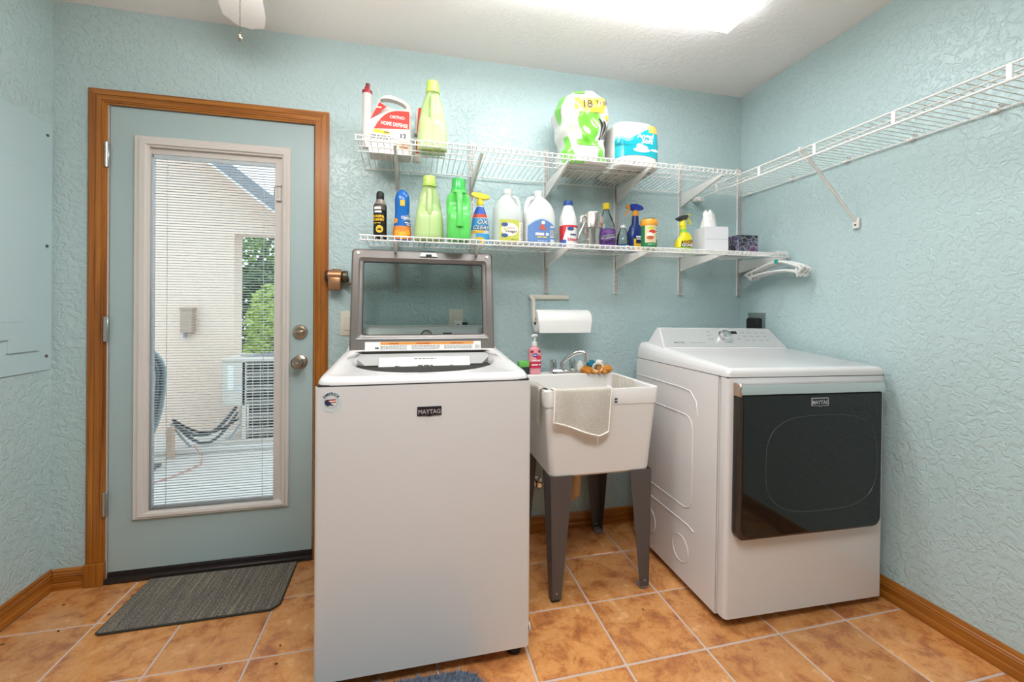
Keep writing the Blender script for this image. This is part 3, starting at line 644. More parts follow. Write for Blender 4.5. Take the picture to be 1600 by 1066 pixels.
for s in (-1, 1):
    for y in (0.05, WD - 0.06): obj('foot', lathe(new(), [(0.024, 0.0), (0.024, 0.014), (0.010, 0.018), (0.010, 0.044)], 18, MT(s * 0.295, y, 0)), M['black'], ws)
obj('side_plug', lathe(new(), [(0.014, 0), (0.014, 0.003), (0.006, 0.004)], 18, MT(hw, 0.014, 0.098) @ Matrix.Rotation(PI / 2, 4, 'Y')), M['whiteplastic'], ws)

# ------------------------------------------------------------------ dryer
dy = thing('dryer', 'white front-load dryer with a dark glass door', 'dryer', (1.485, 1.325, 0.0), (0, 0.75, -1.0))
hd = 0.3665; DD = 0.672
bm = new(); rings_mesh(bm, [rrect(-hd, hd, 0.05, DD, 0.004, z) for z in (0.026, 0.9235)]); obj('cabinet', bm, M['white'], dy)
bm = new(); rings_mesh(bm, [rrect(-hd + 0.002, hd - 0.002, 0.0, 0.052, 0.016, z) for z in (0.036, 0.9235)]); fp = obj('front_panel', bm, M['white'], dy)
bm = new(); box(bm, (-hd + 0.001, 0.0505, 0.03), (hd - 0.001, 0.0515, 0.924)); box(bm, (-hd + 0.003, 0.004, 0.9225), (hd - 0.003, DD - 0.002, 0.9275)); obj('panel_seam', bm, M['darkgap'], dy, False)
def top_ring(f, z, sl): return [(p[0], p[1], z + sl * max(0, p[1] - 0.03)) for p in rrect(-hd + f, hd - f, f * 0.8, DD - f, 0.016, 0)]
bm = new(); rings_mesh(bm, [top_ring(0.0, 0.9265, 0.0), top_ring(0.0, 0.940, 0.02), top_ring(0.004, 0.951, 0.05), top_ring(0.012, 0.957, 0.075), top_ring(0.03, 0.9585, 0.085)]); obj('top_panel', bm, M['white'], dy, True, ang=50)
# console: tapered, sloping control face
secs = [(-0.352, 0.0), (0.352, 0.0)]
bm = new()
def cons_side(xb, xt): return [(xb, 0.455, 0.994), (xt, 0.542, 1.084), (xt, 0.560, 1.087), (xt - math.copysign(0.004, xt), 0.605, 1.04), (xb, 0.645, 0.965), (xb, 0.645, 0.94), (xb, 0.46, 0.94)]
rings_mesh(bm, [cons_side(-0.345, -0.318), cons_side(0.345, 0.318)]); cn = obj('control_console', bm, M['white'], dy, False)
DR = Matrix(((1, 0, 0, 0), (0, 0.695, -0.719, 0.455), (0, 0.719, 0.695, 0.994), (0, 0, 0, 1)))
bm = new(); rings_mesh(bm, [[(-0.338, 0.006, h), (0.338, 0.006, h), (0.314, 0.122, h), (-0.314, 0.122, h)] for h in (-0.001, 0.0025)], True, True, DR); obj('control_panel', bm, M['consolegrey'], cn, False)
kd = obj('dial', lathe(new(), [(0.034, 0), (0.034, 0.006), (0.028, 0.008), (0.026, 0.024), (0.018, 0.028)], 30, DR @ MT(0.020, 0.068, 0.0025)), M['chrome'], cn)
obj('display', box(new(), (0.072, 0.088, 0.0025), (0.106, 0.106, 0.004), 0, 1, DR), M['black'], cn, False)
M['lightprint'] = mat('pale_grey_print', (150, 150, 150), 0.6)
lettering('MAYTAG', 0.014, M['greyprint'], cn, lambda a, b: DR @ Vector((-0.25 + a, 0.026 + b, 0.0032)), weight=0.0004)
fine_print(cn, lambda a, b: DR @ Vector((a, b, 0.0032)), [(-0.19, -0.11, 0.028, 0.004), (-0.07, -0.05, 0.098, 0.005), (-0.075, -0.05, 0.075, 0.004), (-0.085, -0.05, 0.05, 0.004)] + [(x, x + 0.022, y, 0.004) for x in (0.13, 0.17, 0.21, 0.25) for y in (0.095, 0.07, 0.045)] + [(0.09, 0.10, 0.05, 0.008)], M['lightprint'])
fine_print(dy, lambda a, b: (0.27 + a, 0.09 + b, 0.9648 + 0.085 * b), [(-0.03, 0.03, 0.0, 0.006)], M['lightprint'])
# door: chrome grip along the top, dark glass with rounded lower corners, oval window outline
d0x, d1x, d0z, d1z = -0.341, 0.316, 0.334, 0.905
def door_ring(f, y): 
    pts = []
    x0, x1, z0, z1, r = d0x + f, d1x - f, d0z + f, 0.862, 0.035
    pts = [(x1, y, z1), (x0, y, z1)]
    for i in range(7): a = math.radians(180 + 90 * i / 6); pts.append((x0 + r + r * math.cos(a), y, z0 + r + r * math.sin(a)))
    for i in range(7): a = math.radians(270 + 90 * i / 6); pts.append((x1 - r + r * math.cos(a), y, z0 + r + r * math.sin(a)))
    return pts
M['doorframe'] = mat('dark_bronze_trim', (74, 68, 64), 0.25, 0.6)
bm = new(); rings_mesh(bm, [door_ring(0.0, 0.0), door_ring(0.0, -0.022), door_ring(0.006, -0.030), door_ring(0.012, -0.032)]); dd = obj('door', bm, M['doorframe'], dy)
M['darkglass'] = mat('dark_door_glass', (20, 24, 24), 0.05, 0.0, 0.5)
bm = new(); rings_mesh(bm, [door_ring(0.014, -0.031), door_ring(0.015, -0.0355)]); obj('door_glass', bm, M['darkglass'], dd)
bm = new(); k = []
for j in range(64):
    a = 2 * PI * j / 64; n = 3.2; c, s = math.cos(a), math.sin(a); q = (abs(c) ** n + abs(s) ** n) ** (-1 / n); k.append((0.025 + 0.255 * c * q, -0.0357, 0.605 + 0.180 * s * q))
tube(bm, k, 0.0011, 6, True); obj('window_outline', bm, simple('dark_outline', (66, 72, 70), 0.3), dd)
bm = new(); prism(bm, [(0.0, 0.862), (-0.030, 0.862), (-0.036, 0.868), (-0.038, 0.885), (-0.033, 0.902), (-0.02, 0.906), (0.0, 0.906)], d0x, d1x, 'x'); hb = obj('door_handle', bm, M['chrome'], dd, True, ang=25)
bm = new(); box(bm, (d0x - 0.003, -0.037, 0.860), (d0x + 0.006, 0.0, 0.908), 0.003, 1); obj('handle_end', bm, M['nickel'], hb)
badge(dd, 0.004, -0.0355, 0.834, 0.038, 0.0165, M['badge'], M['silverink'], M['silverink'])
# pressed ridges on the cabinet's side
def ridge(pts, closed=False): return tube(new(), [(-hd - 0.0002, y, z) for y, z in pts], 0.0032, 6, closed)
rr_ = [(p[0], p[1]) for p in rrect(0.20, 0.56, 0.34, 0.73, 0.05, 0)]
obj('pressed_panel', ridge(rr_, True), M['white'], dy)
obj('pressed_line', ridge([(0.66, 0.84), (0.30, 0.84), (0.22, 0.835), (0.18, 0.80), (0.17, 0.74)]), M['white'], dy)
obj('pressed_line', ridge([(0.665, 0.275), (0.22, 0.275), (0.18, 0.265)]), M['white'], dy)
for cy in (0.52, 0.27):
    obj('knockout', ridge([(cy + 0.055 * math.cos(a * PI / 10), 0.155 + 0.055 * math.sin(a * PI / 10)) for a in range(20)], True), M['white'], dy)
for s in (-1, 1):
    for y in (0.08, DD - 0.06): obj('foot', lathe(new(), [(0.02, 0.004), (0.02, 0.012), (0.009, 0.014), (0.009, 0.04)], 16, MT(s * 0.32, y, 0)), M['black'], dy)

# ------------------------------------------------------------------ laundry sink
sk = thing('laundry_sink', 'white plastic laundry sink on grey tapered legs', 'sink', (0.766, 1.86, 0))
def sr(x, y0, y1, r, z): return rrect(-x, x, y0, y1, r, z)
bm = new()
rings_mesh(bm, [sr(0.215, -0.235, 0.225, 0.03, 0.497), sr(0.222, -0.242, 0.23, 0.03, 0.505), sr(0.2455, -0.256, 0.255, 0.022, 0.785), sr(0.2490, -0.259, 0.255, 0.020, 0.787), sr(0.2540, -0.262, 0.26, 0.018, 0.849), sr(0.2520, -0.260, 0.258, 0.018, 0.8535),
                sr(0.243, -0.251, 0.150, 0.03, 0.8535), sr(0.238, -0.246, 0.145, 0.03, 0.849), sr(0.205, -0.215, 0.115, 0.04, 0.56), sr(0.17, -0.18, 0.08, 0.05, 0.545)])
obj('basin', bm, M['tub'], sk, True, ang=30)
def leg(sx, sy):
    """angle-iron leg: two tapered faces meeting at the outer corner"""
    xo, yo = sx * 0.225, (-0.248 if sy < 0 else 0.235); xb, yb = sx * 0.2155, (-0.250 if sy < 0 else 0.237)
    wt, wb, t = 0.098, 0.040, 0.003
    bm = new()
    for d in (0, 1):
        A = [((xo, yo, 0.505), (xo - sx * wt, yo, 0.505)), ((xb, yb, 0.012), (xb - sx * wb, yb, 0.012))] if d == 0 else [((xo, yo, 0.505), (xo, yo - sy * wt, 0.505)), ((xb, yb, 0.012), (xb, yb - sy * wb, 0.012))]
        off = Vector((0, -sy * t, 0)) if d == 0 else Vector((-sx * t, 0, 0))
        q = [Vector(A[0][0]), Vector(A[0][1]), Vector(A[1][1]), Vector(A[1][0])]
        rings_mesh(bm, [[v for v in q], [v + off for v in q]])
    o = obj('leg', bm, M['legbrown'], sk, False)
    bm = new(); box(bm, (min(xb, xb - sx * 0.036), min(yb - sy * 0.003, yb - sy * 0.036), 0.0), (max(xb, xb - sx * 0.036), max(yb - sy * 0.003, yb - sy * 0.036), 0.02), 0.003, 1); obj('leveling_foot', bm, M['black'] if sx < 0 else M['fascia'], o)
    bm = new(); lathe(bm, [(0.004, 0), (0.004, 0.003), (0.002, 0.004)], 10, MT(xb - sx * 0.02, yb if sy < 0 else yb - t, 0.038) @ my()); obj('bolt', bm, M['brushed'], o)
for sx in (-1, 1):
    for sy in (-1, 1): leg(sx, sy)
bm = new(); tube(bm, [(0.0, 0.02, 0.50), (0.0, 0.02, 0.40), (0.0, 0.04, 0.30), (0.0, 0.09, 0.262), (0.0, 0.14, 0.30), (0.0, 0.18, 0.34), (0.0, 0.285, 0.35)], 0.021, 12); dp = obj('drain_pipe', bm, simple('beige_pipe', (214, 186, 140), 0.45), sk)
obj('slip_nut', lathe(new(), [(0.03, 0.40), (0.03, 0.43), (0.024, 0.435)], 10, MT(0, 0.02, 0)), M['beige_pipe'], dp)
simple('blue_grey_print', (70, 76, 92), 0.5)
fine_print(sk, lambda a, b: (a, -0.2622, b), [(0.047, 0.060, 0.806, 0.008), (0.047, 0.060, 0.795, 0.007)], M['blue_grey_print'], 'stamped_mark')
# faucet on the back deck of the sink
fa = thing('faucet', 'chrome two-handle faucet with clear knobs on the sink', 'faucet', (0.749, 2.04, 0.8535))
bm = new(); rings_mesh(bm, [rrect(-0.072, 0.072, -0.022, 0.022, 0.02, z) for z in (0.0, 0.012)] + [rrect(-0.066, 0.066, -0.016, 0.016, 0.015, 0.019)]); obj('base_plate', bm, M['chrome'], fa)
M['acrylic'] = glassy('clear_acrylic', (0.80, 0.80, 0.80, 1), 1.0, 0.08, 1.5)
for s in (-1, 1):
    k = obj('valve_stem', lathe(new(), [(0.014, 0.018), (0.012, 0.026), (0.007, 0.028), (0.007, 0.05)], 16, MT(s * 0.051, 0, 0)), M['chrome'], fa)
    bm = new(); rings_mesh(bm, [[((0.012 + 0.0045 * (j % 2)) * f * math.cos(2 * PI * j / 16) + s * 0.051, (0.012 + 0.0045 * (j % 2)) * f * math.sin(2 * PI * j / 16), z) for j in range(16)] for f, z in ((0.75, 0.026), (1.0, 0.034), (1.0, 0.060), (0.7, 0.068))]); obj('handle', bm, M['acrylic'], k)
    obj('index_cap', lathe(new(), [(0.007, 0.068), (0.006, 0.0695)], 12, MT(s * 0.051, 0, 0)), M['chrome'] if s > 0 else M['redprint'], k)
pts = [(0, 0, 0.018), (-0.002, -0.002, 0.05)] + [(-0.004 + 0.10 * t / 8, -0.004 - 0.055 * t / 8, 0.055 + 0.055 * math.sin(PI * t / 8 * 0.62)) for t in range(1, 9)] + [(0.102, -0.062, 0.075), (0.102, -0.062, 0.062)]
obj('spout', tube(new(), pts, [0.014, 0.013] + [0.012] * 8 + [0.012, 0.013], 14), M['chrome'], fa)
obj('diverter', lathe(new(), [(0.008, 0.018), (0.006, 0.03), (0.010, 0.036), (0.008, 0.048), (0.003, 0.052)], 14, MT(0.0, -0.018, 0)), M['chrome'], fa)

# soap bottle
sb = thing('soap_bottle', 'pink pump bottle of hand soap on the sink corner', 'bottle', (0.600, 2.045, 0.8535), (0, 0, 6))
B = Body([(0.0, 0.026, 0.020, 3), (0.004, 0.030, 0.024, 3), (0.10, 0.031, 0.025, 3), (0.125, 0.028, 0.023, 2.6), (0.135, 0.014, 0.013, 2), (0.142, 0.012, 0.012, 2)])
M['pinksoap'] = translucent('pink_soap_plastic', (238, 160, 168), 0.93, 0.15)
obj('bottle_body', B.mesh(), M['pinksoap'], sb)
lb = obj('label', B.patch(0.030, 0.122, -165, -15), simple('soap_pink', (238, 158, 166), 0.4), sb)
obj('label_band', B.patch(0.032, 0.062, -160, -20, 0.0018), simple('soap_crimson', (206, 44, 76), 0.4), lb)
obj('label_oval', B.disc(0.096, -100, 0.014, 0.009, 0.0022), simple('label_blue', (40, 66, 150), 0.4), lb)
for a, z in ((-130, 0.113), (-60, 0.114)): obj('fruit_print', B.disc(z, a, 0.008, 0.007, 0.0022), simple('berry_red', (150, 36, 48), 0.4), lb)
obj('fruit_print', B.disc(0.084, -68, 0.014, 0.011, 0.0022), simple('fruit_red', (226, 52, 58), 0.4), lb)
fine_print(lb, B.place(0.0, -100, 0.0028), [(-0.010, 0.010, 0.094, 0.004)], M['paper'])
fine_print(lb, B.place(0.0, -90, 0.0026), [(-0.018, 0.018, 0.068, 0.005), (-0.022, 0.022, 0.045, 0.006)], M['paper'])
pm = obj('pump_collar', lathe(new(), [(0.014, 0.140), (0.014, 0.156), (0.010, 0.160), (0.006, 0.162), (0.006, 0.184)], 18), M['whiteplastic'], sb)
bm = new(); tube(bm, [(0.012, 0, 0.190), (-0.004, 0, 0.191), (-0.02, -0.01, 0.188)], [0.009, 0.009, 0.005], 10); obj('pump_head', bm, M['whiteplastic'], pm)
sp = thing('scrub_sponge', 'green topped scrub pad behind the washer corner', 'sponge', (0.543, 2.045, 0.8535))
obj('scrub_top', box(new(), (-0.028, -0.02, 0.034), (0.028, 0.02, 0.066), 0.008, 2), simple('sponge_green', (106, 186, 84), 0.8), sp)
obj('scrub_base', box(new(), (-0.027, -0.02, 0.0), (0.027, 0.02, 0.035), 0.004, 1), simple('scrub_dark', (44, 58, 48), 0.9), sp)
# work glove bundle
gv = thing('work_glove', 'orange and teal work gloves bundled beside the faucet', 'gloves', (0.920, 2.025, 0.8535), (0, 0, -8))
def blob(c, r, m, name, parent, ph=0):
    bm = new(); bmesh.ops.create_uvsphere(bm, u_segments=20, v_segments=12, radius=1.0)
    for v in bm.verts:
        w = 1 + 0.09 * math.sin(5 * v.co.x + ph) * math.sin(4 * v.co.y + 2 * ph) + 0.06 * math.sin(9 * v.co.z + ph); v.co = Vector((c[0] + v.co.x * r[0] * w, c[1] + v.co.y * r[1] * w, max(0.0, c[2] + v.co.z * r[2] * w)))
    return obj(name, bm, m, parent)
M['gloveorange'] = terry('orange_glove', (216, 140, 56)); M['gloveteal'] = terry('teal_glove', (36, 120, 142)); M['glovewhite'] = terry('white_cuff', (232, 226, 214))
blob((-0.045, 0.0, 0.018), (0.042, 0.03, 0.02), M['gloveorange'], 'palm', gv, 1); blob((0.045, -0.002, 0.020), (0.045, 0.032, 0.021), M['gloveorange'], 'palm', gv, 2)
blob((-0.022, -0.004, 0.046), (0.026, 0.022, 0.020), M['gloveteal'], 'back_panel', gv, 3); blob((0.022, 0.006, 0.048), (0.022, 0.022, 0.018), M['glovewhite'], 'cuff', gv, 4); blob((-0.078, 0.004, 0.030), (0.02, 0.02, 0.03), M['glovewhite'], 'cuff', gv, 5)
for k in range(4): obj('finger', tube(new(), [(-0.05 + 0.028 * k, -0.02, 0.010), (-0.045 + 0.028 * k, -0.038, 0.009), (-0.042 + 0.028 * k, -0.050, 0.007)], [0.010, 0.009, 0.006], 9), M['gloveorange'], gv)
obj('loop', tube(new(), [(0.004 + 0.026 * math.cos(a * PI / 8), -0.032 - 0.004 * math.cos(a), 0.032 + 0.022 * math.sin(a * PI / 8)) for a in range(16)], 0.0045, 7, True), M['glovewhite'], gv)
# towels over the rim
tw = thing('hand_towel', 'cream terry washcloth draped over the sink front', 'towel', (0.668, 1.598, 0.8535))
def drape(u, v):
    # v: 0 inside the basin .. 1 hanging outside; u across
    x = -0.130 + 0.262 * u + 0.010 * math.sin(3 * v + 4 * u)
    lens = 0.118 + 0.075 * min(u, 0.88) - 0.15 * max(0.0, u - 0.9); t = -0.10 + (0.10 + 0.05 + lens) * v
    if t < 0: y, z = 0.030, t * 0.95
    elif t < 0.05: a = PI * t / 0.05; y, z = 0.0085 + 0.0215 * math.cos(a) - 0.003, 0.005 * math.sin(a) + 0.0035
    else: y, z = -0.0165 - 0.02 * min(1, (t - 0.05) * 4) * 0.2, -(t - 0.05)
    if t > 0.05: y -= 0.006 * (1 + math.sin(9 * u + 2)) * min(1, (t - 0.05) * 9); x += 0.012 * math.sin(6 * u) * (t - 0.05) * 4 - 0.16 * u * (t - 0.05)
    return (x, y, z)
bm = new(); grid(bm, drape, 40, 44); bmesh.ops.solidify(bm, geom=list(bm.faces), thickness=0.004); obj('cloth', bm, M['cloth'], tw, True, ang=80)
bm = new(); edge = [drape(0.0, v / 20) for v in range(6, 21)] + [drape(u / 16, 1.0) for u in range(1, 17)] + [drape(1.0, 1 - v / 20) for v in range(1, 15)]
tube(bm, edge, 0.0035, 6); obj('hem', bm, M['cloth'], tw)
obj('loose_thread', tube(new(), [Vector(drape(0.85, 1.0)), Vector(drape(0.85, 1.0)) + Vector((-0.003, -0.001, -0.02)), Vector(drape(0.85, 1.0)) + Vector((0.002, 0, -0.035))], 0.0009, 5), M['cloth'], tw)
lc = thing('dish_cloth', 'white cloth hanging over the left rim of the sink', 'towel', (0.512, 1.70, 0.8535))
bm = new(); 
def drape2(u, v):
    y = -0.07 + 0.14 * u; t = -0.05 + 0.24 * v
    if t < 0: return (0.024, y, t)
    if t < 0.045: a = PI * t / 0.045; return (0.008 + 0.016 * math.cos(a), y, 0.005 * math.sin(a) + 0.003)
    return (-0.0085 - 0.003 * math.sin(8 * u + 1), y, -(t - 0.045))
grid(bm, drape2, 14, 30); bmesh.ops.solidify(bm, geom=list(bm.faces), thickness=0.003); obj('cloth', bm, M['glovewhite'], lc, True, ang=80)
rc = thing('wash_cloth', 'ribbed cream cloth lying along the right rim inside the sink', 'towel', (1.005, 1.86, 0.8535))
bm = new()
def drape3(u, v):
    y = -0.12 + 0.22 * u; t = -0.005 + 0.15 * v; return (-0.008 - 0.028 * max(0, t) * 1.2 - 0.004 * (1 + math.sin(40 * u)) - 0.010, y, 0.004 - max(0.0, t))
grid(bm, drape3, 60, 14); bmesh.ops.solidify(bm, geom=list(bm.faces), thickness=0.003); obj('cloth', bm, M['cloth'], rc, True, ang=80)
# plumbing on the wall beneath
vv = thing('shutoff_valve', 'chrome shutoff valve on the wall under the sink', 'valve', (0.645, YB, 0.270))
obj('escutcheon', lathe(new(), [(0.030, 0), (0.028, 0.006), (0.012, 0.010)], 20, my()), M['chrome'], vv)
bm = new(); tube(bm, [(0, 0, 0), (0, -0.05, 0)], 0.010, 12); tube(bm, [(0.0, -0.04, 0), (0.03, -0.045, 0), (0.045, -0.045, 0.02)], 0.008, 10); obj('valve_body', bm, M['chrome'], vv)
obj('valve_handle', lathe(new(), [(0.016, 0.05), (0.018, 0.056), (0.012, 0.062)], 14, my()), M['chrome'], vv)
tag(obj('drain_hose', tube(new(), [(0.47, 2.10, 0.62), (0.50, 2.08, 0.50), (0.53, 2.06, 0.40), (0.52, 2.08, 0.30), (0.46, 2.09, 0.24)], 0.016, 10), M['black']), 'black washer hose running down behind the sink', 'hose')
# ------------------------------------------------------------------ wire shelves, standards, brackets
def zl(y): return 1.4705 + (y - 1.79) * 0.012 / 0.345 + 0.0022
def zu(y): return 1.870 - (y - 1.79) * 0.020 / 0.345 + 0.0022
def back_shelf(label, x0, x1, zf, zlip, zb, mids):
    t = thing('wire_shelf', label, 'shelf', (x0, 2.135, zb))
    loc = lambda x, y, z: (x - x0, y - 2.135, z - zb)
    for y, z, r in [(1.79, zf, 0.0032), (1.79, zlip, 0.0030), (2.135, zb - 0.003, 0.0030)] + [(y, zf + (zb - zf) * (y - 1.79) / 0.345 - 0.0045, 0.0026) for y in mids]:
        obj('rail', tube(new(), [loc(x0, y, z), loc(x1, y, z)], r, 8), M['vinyl'], t)
    me = finish(tube(new(), [(0, 1.787 - 2.135, zlip - zb), (0, 1.787 - 2.135, zf - zb - 0.002), (0, 1.792 - 2.135, zf - zb + 0.001), (0, -0.0, 0.0005)], 0.0017, 6), 'deck_rod', M['vinyl'])
    n = int((x1 - x0 - 0.012) / 0.0256)
    for k in range(n + 1):
        o = obj('deck_rod', me, None, t); o.location = (0.006 + k * (x1 - x0 - 0.012) / n, 0, 0)
    return t
SX = [-0.073, 0.290, 0.688, 1.095, 1.497, 1.891]
back_shelf('white wire shelf on the back wall, upper of the two', -0.228, 1.585, 1.870, 1.851, 1.850, (1.882, 1.935))
back_shelf('white wire shelf crowded with bottles, just above the raised washer lid', -0.207, 1.872, 1.4705, 1.4525, 1.4825, (1.90,))
# right wall shelf with hanging rail
rs_ = thing('wire_shelf', 'white wire shelf with hanging rail along the right wall', 'shelf', (1.90, 2.13, 1.855))
RY0, RY1 = 0.15, 2.128
def lr(x, y, z): return (x - 1.90, y - 2.13, z - 1.855)
for x, z, r in ((1.60, 1.862, 0.0034), (1.60, 1.818, 0.0042), (1.655, 1.8565, 0.0028), (1.896, 1.851, 0.0030)): obj('rail', tube(new(), [lr(x, RY0, z), lr(x, RY1, z)], r, 8), M['vinyl'], rs_)
me = finish(tube(new(), [lr(1.60, 2.13, 1.862), lr(1.896, 2.13, 1.8545)], 0.0017, 6), 'deck_rod', M['vinyl'])
n = int((RY1 - RY0) / 0.0256)
for k in range(n + 1):
    o = obj('deck_rod', me, None, rs_); o.location = (0, -0.004 - k * 0.0256, 0)
for y in (1.98, 1.69, 1.405, 1.112, 0.823, 0.53, 0.24): obj('rail_tie', box(new(), lr(1.597, y - 0.007, 1.818), lr(1.603, y + 0.007, 1.862), 0.0015, 1), M['vinyl'], rs_)
for y in (2.07, 1.795, 1.512, 1.257, 1.01, 0.75, 0.49, 0.23):
    bm = new(); box(bm, lr(1.888, y - 0.010, 1.845), lr(1.9065, y + 0.010, 1.858), 0.002, 1); tube(bm, [lr(1.9065, y - 0.012, 1.866), lr(1.893, y - 0.012, 1.866)], 0.005, 8); obj('wall_clip', bm, M['vinyl'], rs_)
    obj('clip_screw', tube(new(), [lr(1.8935, y - 0.012, 1.866), lr(1.8915, y - 0.012, 1.866)], 0.003, 8), M['legbrown'], rs_)
bm = new(); box(bm, lr(1.575, 2.105, 1.800), lr(1.625, 2.149, 1.824), 0.004, 1); obj('end_bracket', bm, M['vinyl'], rs_)
br = thing('support_brace', 'white diagonal brace under the right wall shelf', 'brace', (1.905, 1.466, 1.575))
obj('strut', tube(new(), [(-0.012, 0, -0.0), (-0.15, 0, 0.1395), (-0.305, 0, 0.289)], 0.0065, 10), M['vinyl'], br)
ft = obj('wall_foot', box(new(), (-0.012, -0.014, -0.034), (0.0, 0.014, 0.012), 0.003, 1), M['vinyl'], br)
obj('foot_screw', lathe(new(), [(0.005, 0.0), (0.003, 0.003)], 10, MT(-0.012, 0, -0.018) @ Matrix.Rotation(-PI / 2, 4, 'Y')), M['legbrown'], br)
obj('rail_hook', tube(new(), [(-0.305, 0, 0.289), (-0.312, 0, 0.292), (-0.314, 0, 0.286), (-0.310, 0, 0.281)], 0.005, 8), M['vinyl'], br)

# slotted standards: channel with two columns of real slots
def standard_mesh():
    bm = new(); w, d, h = 0.0125, 0.010, 0.760
    cols = [-w, -0.0064, -0.0040, 0.0040, 0.0064, w]; rows = [0.0]; z = 0.012
    while z + 0.014 < h: rows += [z, z + 0.013]; z += 0.025
    rows.append(h)
    V = {}
    def v(i, j):
        if (i, j) not in V: V[i, j] = bm.verts.new((cols[i], -d, rows[j]))
        return V[i, j]
    for j in range(len(rows) - 1):
        for i in range(5):
            if j % 2 == 1 and i in (1, 3): continue
            bm.faces.new((v(i, j), v(i + 1, j), v(i + 1, j + 1), v(i, j + 1)))
    bmesh.ops.solidify(bm, geom=list(bm.faces), thickness=0.0014)
    for s in (-1, 1): box(bm, (s * w - 0.0009, -d, 0), (s * w + 0.0009, 0, h))
    return finish(bm, 'channel', simple('white_steel_channel', (250, 247, 243), 0.4), False)
sm = standard_mesh()
names = ['white slotted standard seen through the washer lid, left one', 'white slotted standard seen through the washer lid, right one', 'white slotted standard directly above the paper towel holder', 'white slotted standard between the purple bottle and small clear bottle', 'white slotted standard behind the yellow-green spray bottle', 'white slotted standard in the room corner']
whr = ['left of the blue freshener', 'behind the bright green jug', 'beside the bleach bottle', 'above the purple bottle', 'above the yellow-green sprayer', 'nearest the room corner']
whr2 = ['under the blue freshener', 'under the stain remover spray', 'above the paper towel holder', 'under the small clear bottle', 'under the yellow-green sprayer', 'beside the plastic hangers']
for i, x in enumerate(SX):
    t = thing('wall_standard', names[i], 'standard', (x, YB, 1.264), group='slotted standards on the back wall')
    obj('channel', sm, None, t)
    for zz in (0.03, 0.72): obj('screw', lathe(new(), [(0.0035, 0), (0.002, 0.002)], 8, MT(0, -0.010, zz) @ my()), M['brushed'], t)
def bracket_mesh(prof):
    bm = new(); prism(bm, prof, -0.0055, -0.0043, 'x'); prism(bm, prof, 0.0043, 0.0055, 'x')
    a, b = prof[2], prof[3]
    rings_mesh(bm, [[(-0.0055, prof[1][0], prof[1][1]), (0.0055, prof[1][0], prof[1][1]), (0.0055, prof[2][0], prof[2][1]), (-0.0055, prof[2][0], prof[2][1])], [(-0.0055, prof[1][0], prof[1][1] + 0.0015), (0.0055, prof[1][0], prof[1][1] + 0.0015), (0.0055, prof[2][0], prof[2][1] + 0.0015), (-0.0055, prof[2][0], prof[2][1] + 0.0015)]])
    return finish(bm, 'bracket_arm', M['vinyl'], False)
bu = bracket_mesh([(-0.012, -0.004), (-0.012, -0.078), (-0.345, 0.002), (-0.350, 0.014)])
bl = bracket_mesh([(-0.012, -0.004), (-0.012, -0.078), (-0.345, -0.026), (-0.350, -0.016)])
hk = finish(box(new(), (-0.0015, -0.014, -0.07), (0.0015, -0.004, -0.006)), 'wall_hook', M['brushed'], False)
for i, x in enumerate(SX):
    for up_, me, zz, w_ in ((True, bu, 1.844, whr), (False, bl, 1.476, whr2)):
        if up_ and i == 5: continue
        t = thing('shelf_bracket', 'white tapered bracket under the %s shelf, %s' % ('upper' if up_ else 'lower', w_[i]), 'bracket', (x, YB, zz), group='upper shelf brackets' if up_ else 'lower shelf brackets')
        obj('bracket_arm', me, None, t); obj('wall_hook', hk, None, t)

# ------------------------------------------------------------------ bottles on the shelves
INK = M['blackprint']
def P(name, rgb, rough=0.4, metal=0.0): return simple(name, rgb, rough, metal)
# wasp spray can
t = thing('spray_can', 'black aerosol can of insect spray with yellow lettering', 'spray can', (-0.139, 1.95, zl(1.95)), (0, 0, -8))
B = Body([(0, 0.027, 0.027, 2), (0.004, 0.0285, 0.0285, 2), (0.150, 0.0285, 0.0285, 2), (0.168, 0.018, 0.018, 2), (0.174, 0.016, 0.016, 2)])
obj('can_body', B.mesh(), P('glossy_black', (24, 22, 22), 0.25), t)
obj('label_band', B.patch(0.128, 0.149, -170, -30, 0.0008), P('can_grey_brown', (92, 76, 70), 0.4), t)
obj('shoulder', lathe(new(), [(0.0275, 0.153), (0.0188, 0.168), (0.017, 0.176)], 24, None, False, False), P('can_shoulder', (150, 138, 130), 0.3, 0.4), t)
cp = obj('cap', lathe(new(), [(0.0155, 0.172), (0.0165, 0.178), (0.0165, 0.203), (0.012, 0.212), (0.004, 0.213)], 20), M['black'], t)
obj('nozzle_finger', box(new(), (-0.004, -0.018, 0.186), (0.012, -0.012, 0.202), 0.002, 1), M['black'], cp)
Y_ = P('print_yellow', (240, 190, 40), 0.5); Wp = M['paper']
fine_print(t, B.place(0, -100, 0.0018), [(-0.016, 0.014, 0.130, 0.011), (-0.014, 0.016, 0.115, 0.009)], Wp, 'brand_print')
lettering('WASP&', 0.0155, Y_, t, B.place(0.094, -98, 0.0018), weight=0.0007); lettering('HORNET', 0.0135, Y_, t, B.place(0.080, -98, 0.0018), weight=0.0007)
fine_print(t, B.place(0, -98, 0.0018), [(-0.018, 0.014, 0.068, 0.004)], Y_)
dd_ = obj('target_print', B.disc(0.044, -84, 0.0155, 0.0165, 0.0014), Y_, t)
for k, (a, z) in enumerate(((-92, 0.042), (-80, 0.046), (-74, 0.040))): obj('insect_print', B.disc(z, a, 0.0045, 0.003, 0.002), INK, dd_)
